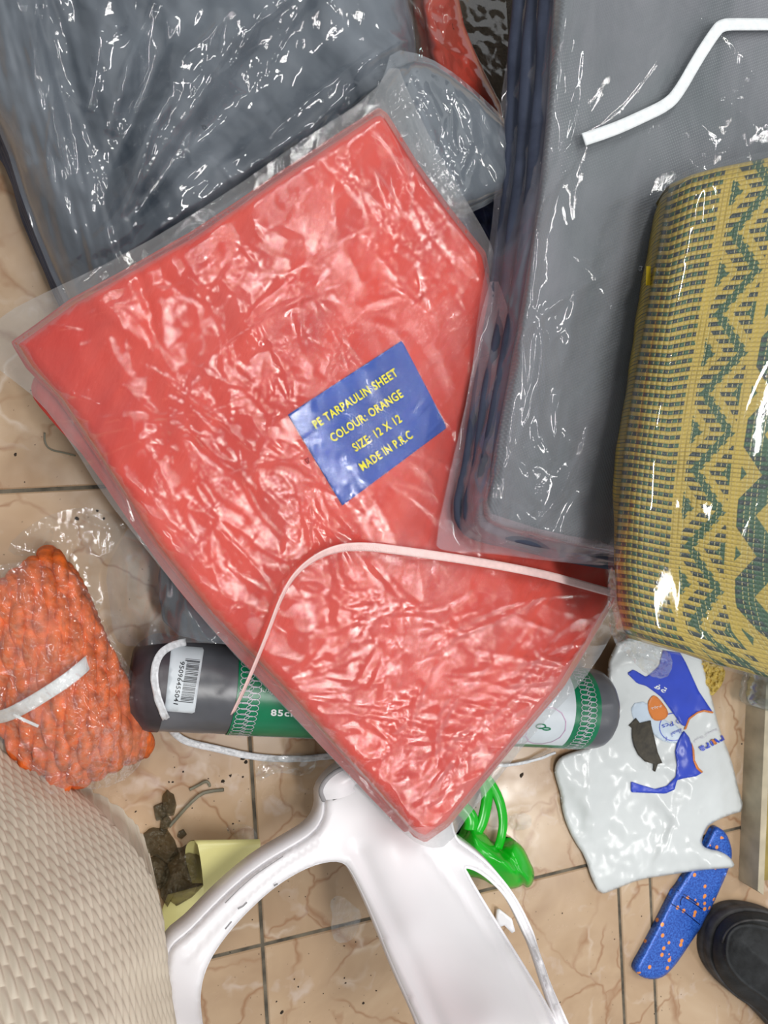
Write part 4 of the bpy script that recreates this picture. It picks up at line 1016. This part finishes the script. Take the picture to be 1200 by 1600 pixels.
# ------------------------------------------------------------------ blue knife
kn = thing('utility_knife', 'blue folding knife handle with orange flecks under the bottom edge of the white bag', 'knife')
ko = [(1120, 1291), (1134, 1300), (1143, 1322), (1144, 1342), (1136, 1364), (1124, 1392), (1109, 1424), (1106, 1428), (1100, 1440), (1096, 1449), (1088, 1460), (1060, 1502), (1050, 1514), (1038, 1526), (1022, 1531), (1004, 1528), (992, 1518), (992, 1510), (1006, 1486), (1030, 1440), (1045, 1410), (1048, 1404), (1056, 1390), (1060, 1386), (1080, 1356), (1102, 1322), (1114, 1296)]
L = resample(ko, 150, True, 1); v, tr_ = cdt(L, [], 4)
def knz(x, y):
    d = pdist(np.stack([x, y], 1), L) / 1500; q = np.clip(1 - d / .004, 0, 1)
    return .0100 - .003 * (1 - np.sqrt(np.maximum(0, 1 - q * q)))
knh = lambda a, b, o=0.0: at(a, b, knz(np.asarray(a), np.asarray(b)) + o)
solid('handle', knh(v[:, 0], v[:, 1]), tr_, 0, M['knife'], kn, True, zfloor=0.0005)
def strip(pts, w_):
    p = np.array(pts, float); t = np.gradient(p, axis=0); t /= np.linalg.norm(t, axis=1)[:, None]; n_ = np.stack([-t[:, 1], t[:, 0]], 1) * w_ / 2
    return np.vstack([p + n_, (p - n_)[::-1]])
for pts in ([(1059, 1391), (1082, 1406), (1106, 1425)], [(1049, 1412), (1068, 1424), (1094, 1445)], [(1067, 1401), (1063, 1408), (1064, 1414)], [(1067, 1401), (1082, 1410), (1098, 1421)]):
    decal('groove', strip(pts, 1.6), knh, M['knife_groove'], kn, 3, .0003)

# ------------------------------------------------------------------ shoe
shoe = thing('shoe', 'worn black shoe toe at the lower right edge', 'shoe')
so = [(1113, 1470), (1119, 1448), (1136, 1430), (1160, 1422), (1190, 1424), (1220, 1434), (1300, 1480), (1400, 1560), (1440, 1680), (1380, 1760), (1300, 1720), (1240, 1640), (1186, 1578), (1150, 1556), (1124, 1528), (1112, 1500)]
sz = rbf([(1120, 1480, .028), (1160, 1430, .03), (1160, 1550, .028), (1170, 1490, .052), (1230, 1540, .07), (1380, 1660, .10)])
def shz(px, py):
    x = np.asarray(px); y = np.asarray(py); L = resample(so, 200, True, 2); d = pdist(np.stack([x, y], 1), L) / 1500
    return .018 + .050 * np.sqrt(np.clip(d / .045, 0, 1)) + 0.0012 * fbm(x / 30, y / 30, 5, 3) + .03 * np.clip((x - 1230) / 200, 0, 1) + .0022 * np.exp(-((d - .0145) / .0012) ** 2)
radial('upper', shz, so, M['shoe'], shoe, 300, 100, (1250, 1570), 0.006, smooth=2)
ctr = np.array([1250, 1570.0]); so2 = [tuple(ctr + (np.array(p) - ctr) * 1.02) for p in so]
radial('sole', lambda a, b: np.full(len(a), 0.022), so2, M['shoe_edge'], shoe, 200, 6, (1250, 1570), lambda B: np.full(len(B), 0.0), 2, smooth=2, bulge=0.001)
Lx = resample(so, 120, True, 2); cc_ = ctr + (Lx - ctr) * 0.9; pz_ = shz(cc_[:, 0], cc_[:, 1]) + .0005
V, Fc = tube_mesh(at(cc_[:, 0], cc_[:, 1], pz_)[:70], .0014, 6); link('welt_seam', V, Fc, M['shoe_edge'], shoe)

# ------------------------------------------------------------------ bottle
bt = thing('water_bottle', 'clear plastic bottle base with dark blue label at the right edge under the mat', 'bottle')
q0 = at(1196, 1108, .031); q1 = at(1235, 900, .031); bx = (q1 - q0); bl = .2; bx /= np.linalg.norm(bx); bs = np.cross(bx, [0, 0, 1.0]); bs /= np.linalg.norm(bs)
def lathe(prof, name, m_, par, off=0, cap=True, a0=0, a1=2 * math.pi):
    full = abs(a1 - a0 - 2 * math.pi) < 1e-6
    a = np.linspace(a0, a1, 40, endpoint=not full); pr = np.array(prof)
    V = q0 + pr[:, 0][:, None, None] * bx + (pr[:, 1] + off)[:, None, None] * (np.cos(a)[None, :, None] * bs + np.sin(a)[None, :, None] * np.array([0, 0, 1.0]))
    return link(name, V.reshape(-1, 3), quads(len(pr), 40, full).tolist(), m_, par)
pr = [(0.012, 0.001), (0.010, 0.010), (0.002, 0.018), (0.0, 0.022), (0.002, 0.027), (0.008, 0.030), (0.016, 0.0305), (0.019, 0.029), (0.022, 0.0305), (0.030, 0.0305), (0.033, .029), (.036, .0305), (.12, .0305), (.15, .026), (.17, .013), (.195, .0125), (.2, .001)]
lathe(pr, 'bottle_body', M['film_bottle'], bt)
lathe([(.0225, .0314), (.08, .0314)], 'label', M['blue_dark'], bt, a0=-1.0, a1=2.2)
lathe([(.029, .0318), (.034, .0318)], 'label_print', M['gold'], bt, a0=1.5, a1=1.9)
lathe([(.2, .0135), (.2, .0145), (.178, .0145), (.178, .013)], 'cap', M['ink_white'], bt)

# ------------------------------------------------------------------ wooden board edge at the right
wb = thing('wooden_board', 'pale wooden board edge standing at the right border of the photo', 'board')
a = at(1196, 1105, 0.03); b = at(1184, 1392, 0.03); c_ = b + np.array([.012, -.006, 0]); 
dirv = (b - a) / np.linalg.norm(b - a); sdv = np.array([-dirv[1], dirv[0], 0.0])
if sdv[0] < 0: sdv = -sdv
a = a - dirv * .25
def plank(name, a, b, w0, w1, z0, z1, m_):
    P = [a + sdv * w0, b + sdv * w0, b + sdv * w1 + dirv * .006 * (w1 > .005), a + sdv * w1]
    V = [(p[0], p[1], z0) for p in P] + [(p[0], p[1], z1 - .0008) for p in P] + [(p[0] * .999 + .001 * P[0][0], p[1], z1) for p in P]
    link(name, V, [[0, 1, 2, 3], [8, 11, 10, 9]] + [[k + i, k + 4 + i, k + 4 + (i + 1) % 4, k + (i + 1) % 4] for k in (0, 4) for i in range(4)], m_, wb, False)
plank('edge_strip', a, b, 0, .009, 0, .03, M['wood'])
plank('panel', a, b - dirv * .008, .0092, .30, 0, .024, M['mustard'])

# ------------------------------------------------------------------ yellow sheets and smoky offcuts
def loft(name, la, lb, m_, par=None, n=30, m2=14, thick=.0006):
    A_ = np.array(la, float); B_ = np.array(lb, float)
    A_ = resample3(at(A_[:, 0], A_[:, 1], A_[:, 2]), n, 2); B_ = resample3(at(B_[:, 0], B_[:, 1], B_[:, 2]), n, 2)
    g = np.linspace(0, 1, m2); V = A_[:, None] * (1 - g)[None, :, None] + B_[:, None] * g[None, :, None]; V = V.reshape(-1, 3)
    q = quads(n, m2); Bt = V.copy(); du = np.cross(B_.mean(0) - A_.mean(0), A_[-1] - A_[0]); du /= np.linalg.norm(du); Bt -= du * thick
    return link(name, np.vstack([V, Bt]), q.tolist() + (q[:, ::-1] + n * m2).tolist(), m_, par)
y1 = loft('yellow_sheet', [(300, 1380, .003), (290, 1345, .012), (289, 1324, .03), (297, 1313, .044), (308, 1314, .050), (313, 1340, .050), (317, 1372, .045), (319, 1404, .036)],
          [(400, 1380, .003), (396, 1345, .010), (394, 1322, .02), (400, 1312, .03), (408, 1311, .036), (405, 1340, .036), (408, 1366, .032), (412, 1392, .026)], M['yellow_sheet'])
tag(y1, 'pale yellow plastic sheet curled over on the floor beside the white chair', 'sheet')
y2 = decal('yellow_sheet', [(246, 1440), (262, 1398), (300, 1388), (326, 1380), (318, 1404), (300, 1430), (276, 1464), (262, 1500), (240, 1520)], lambda a, b, o: at(a, b, 0.004 + .002 * np.sin(np.asarray(a) / 20) + o), M['yellow_sheet'], None, 6, thick=.0006)
tag(y2, 'flat pale yellow sheet lying between the beige chair and the white chair', 'sheet')
SM = [('smallest smoky plastic scrap, a lone chip above the curled yellow sheet', [(280, 1300), (287, 1297), (292, 1304), (284, 1311), (277, 1308)], .003),
      ('smoky plastic scrap nearest the grey wires, top one of the trail', [(254, 1246), (262, 1238), (272, 1242), (276, 1258), (272, 1274), (260, 1276), (254, 1262)], .012),
      ('olive smoky plastic scrap left of the topmost scrap', [(240, 1262), (254, 1256), (262, 1270), (256, 1280), (244, 1283)], .006),
      ('narrow smoky plastic scrap linking the trail in its middle', [(252, 1280), (262, 1275), (268, 1284), (258, 1304), (250, 1300)], .008),
      ('square dark smoky plastic scrap left of the curled yellow sheet', [(225, 1304), (240, 1298), (262, 1300), (274, 1316), (280, 1334), (262, 1350), (248, 1340), (228, 1336)], .014),
      ('dark smoky plastic scrap touching the beige chair', [(220, 1350), (246, 1338), (262, 1352), (268, 1372), (250, 1390), (228, 1392)], .014),
      ('largest smoky crumpled plastic piece tucked into the curled yellow sheet', [(262, 1352), (280, 1330), (294, 1322), (316, 1324), (318, 1350), (318, 1384), (300, 1402), (276, 1416), (266, 1408), (262, 1418), (250, 1400), (256, 1372)], .022)]
for i, (lb_, o_, h_) in enumerate(SM):
    L = resample(o_, 60, True, 0); cc_ = L.mean(0)
    f_ = lambda a, b, h_=h_, L=L, i=i: .002 + h_ * (0.35 + 0.65 * np.clip(pdist(np.stack([a, b], 1), L) / 12, 0, 1)) + h_ * .35 * fbm(a / 14, b / 14, 100 + i, 3)
    o = radial('plastic_scrap', lambda a, b, f_=f_: np.maximum(f_(a, b), .002), o_, M['smoke'], None, 70, 24, cc_, lambda B: np.full(len(B), .0004), 1, smooth=0, bulge=.0)
    tag(o, lb_, 'scrap', 'smoky plastic scraps')
# grey bent wires
tag(ribbon('bent_strip', [(296, 1234, .002), (308, 1228, .002), (322, 1220, .003), (327, 1224, .003), (328, 1229, .003)], .0024, M['debris'], None, .0012, 30, it=1), 'short grey bent plastic strip on the tiles, upper of two', 'strip')
tag(ribbon('bent_strip', [(264, 1292, .003), (280, 1274, .003), (296, 1256, .004), (314, 1240, .003), (330, 1236, .002), (350, 1234, .002)], .0028, M['debris'], None, .0012, 40, it=1), 'long grey bent plastic strip leading down to the smoky scraps', 'strip')
tag(ribbon('green_wire', [(70, 676, .004), (70, 692, .003), (78, 703, .003), (98, 707, .003), (118, 712, .004)], .0014, M['debris'], None, .0012, 30, it=2), 'thin greenish wire bent on the tiles left of the orange packet', 'wire')
tag(ribbon('wood_splinter', [(1189, 1276, .006), (1182, 1290, .004), (1178, 1306, .003)], .004, M['debris'], None, .0012, 16, it=1, wfun=lambda t: .3 + .7 * np.sin(math.pi * t)), 'thin splinter leaning by the wooden board', 'splinter')
# white shard seen through the right opening of the chair
sh = [(777, 1422), (781, 1421), (800, 1436), (805, 1455), (800, 1458), (788, 1446), (778, 1450), (776, 1436)]
o = decal('white_shard', sh, lambda a, b, o: at(a, b, .006 + .008 * np.clip((np.asarray(a) - 776) / 30, 0, 1) + o), M['white_plastic'], None, 5, thick=.003)
tag(o, 'small pointed white plastic shard on the floor seen through the chair opening', 'shard')
# clear scraps and tape
def flatfilm(name, o_, m_, lab_, cat, z0=.001, h=.004, seed=1):
    cz_ = creases(seed, 30, (min(p[0] for p in o_), min(p[1] for p in o_), max(p[0] for p in o_), max(p[1] for p in o_)), (10, 50), 0.5, 1.2, h, 3)
    o = radial(name, lambda a, b: z0 + cz_(a, b) + .0004 * (1 + noise(a / 9, b / 9, seed)), o_, M[m_], None, 160, 50)
    return tag(o, lab_, cat)
flatfilm('clear_film_scrap', [(20, 840), (80, 800), (150, 790), (200, 815), (185, 850), (150, 890), (165, 940), (150, 960), (120, 900), (60, 870), (10, 866)], 'film_floor', 'crinkled clear film scrap on the tiles above the orange rope', 'film', seed=71)
flatfilm('clear_tape', [(352, 1292), (372, 1286), (396, 1292), (404, 1310), (392, 1328), (398, 1345), (380, 1340), (376, 1312), (358, 1304)], 'film_tape', 'clear bubbly tape piece beside the curled yellow sheet', 'tape', .001, .0008, 72)
flatfilm('clear_tape', [(514, 1410), (528, 1396), (550, 1412), (566, 1426), (560, 1452), (548, 1472), (524, 1474), (516, 1450), (520, 1430)], 'film_tape', 'clear bubbly tape piece seen through the large chair opening', 'tape', .001, .0008, 73)
flatfilm('clear_tape', [(796, 1272), (826, 1270), (832, 1284), (826, 1296), (800, 1298), (794, 1286)], 'film_tape', 'clear bubbly tape piece right of the green plastic piece', 'tape', .001, .0008, 74)
flatfilm('clear_film_scrap', [(400, 1195), (430, 1180), (480, 1175), (500, 1190), (480, 1215), (430, 1205), (400, 1225)], 'film_floor', 'crinkled clear film scrap on the tiles just below the bag roll', 'film', seed=75)
am = radial('amber_film', lambda a, b: .006 + .004 * fbm(a / 8, b / 8, 77, 3), [(1090, 1020), (1120, 1030), (1133, 1046), (1132, 1062), (1122, 1078), (1113, 1087), (1104, 1070)], M['amber'], None, 90, 30, None, .004, 1)
tag(am, 'wrinkled amber plastic film between the white bag and the bottle', 'film')
# loose dirt specks: nobody could count them
rd = random.Random(12); parts = []
def speck(x, y, r):
    p = at(x, y, 0.0); n = 7; V = []
    for k in range(n):
        a = 2 * math.pi * k / n; q = r * rd.uniform(.55, 1.2); V.append((p[0] + q * math.cos(a), p[1] + q * math.sin(a), 0.0001))
    V.append((p[0], p[1], r * .5))
    parts.append((np.array(V), [[k, (k + 1) % n, n] for k in range(n)]))
for x, y, r in ((286, 1206, .0012), (348, 1221, .002), (360, 1212, .0017), (212, 1268, .0011), (379, 1214, .0012), (380, 1184, .003), (384, 1190, .002), (270, 1222, .0012), (264, 1222, .001), (364, 1287, .0011), (815, 1211, .0035), (1159, 1162, .0012), (1158, 1311, .0012), (1162, 1420, .0014), (1090, 1245, .001), (120, 810, .0022), (152, 798, .0014), (162, 810, .0014), (24, 710, .0016), (466, 1542, .0009), (432, 1565, .001), (460, 1530, .0008), (568, 1567, .0016), (588, 1548, .001), (538, 1528, .001), (440, 1582, .0022), (540, 1536, .0012)):
    speck(x, y, r)
for _ in range(150):
    speck(rd.uniform(200, 1190), rd.uniform(1150, 1600), rd.uniform(.0003, .0009))
for _ in range(30):
    speck(rd.uniform(0, 240), rd.uniform(500, 960), rd.uniform(.0003, .0008))
V, Fc = merge(parts); o = link('dirt_specks', V, Fc, M['dirt'], None, False); o['kind'] = 'stuff'; tag(o, 'tiny dark dirt specks scattered over the beige tiles', 'dirt')
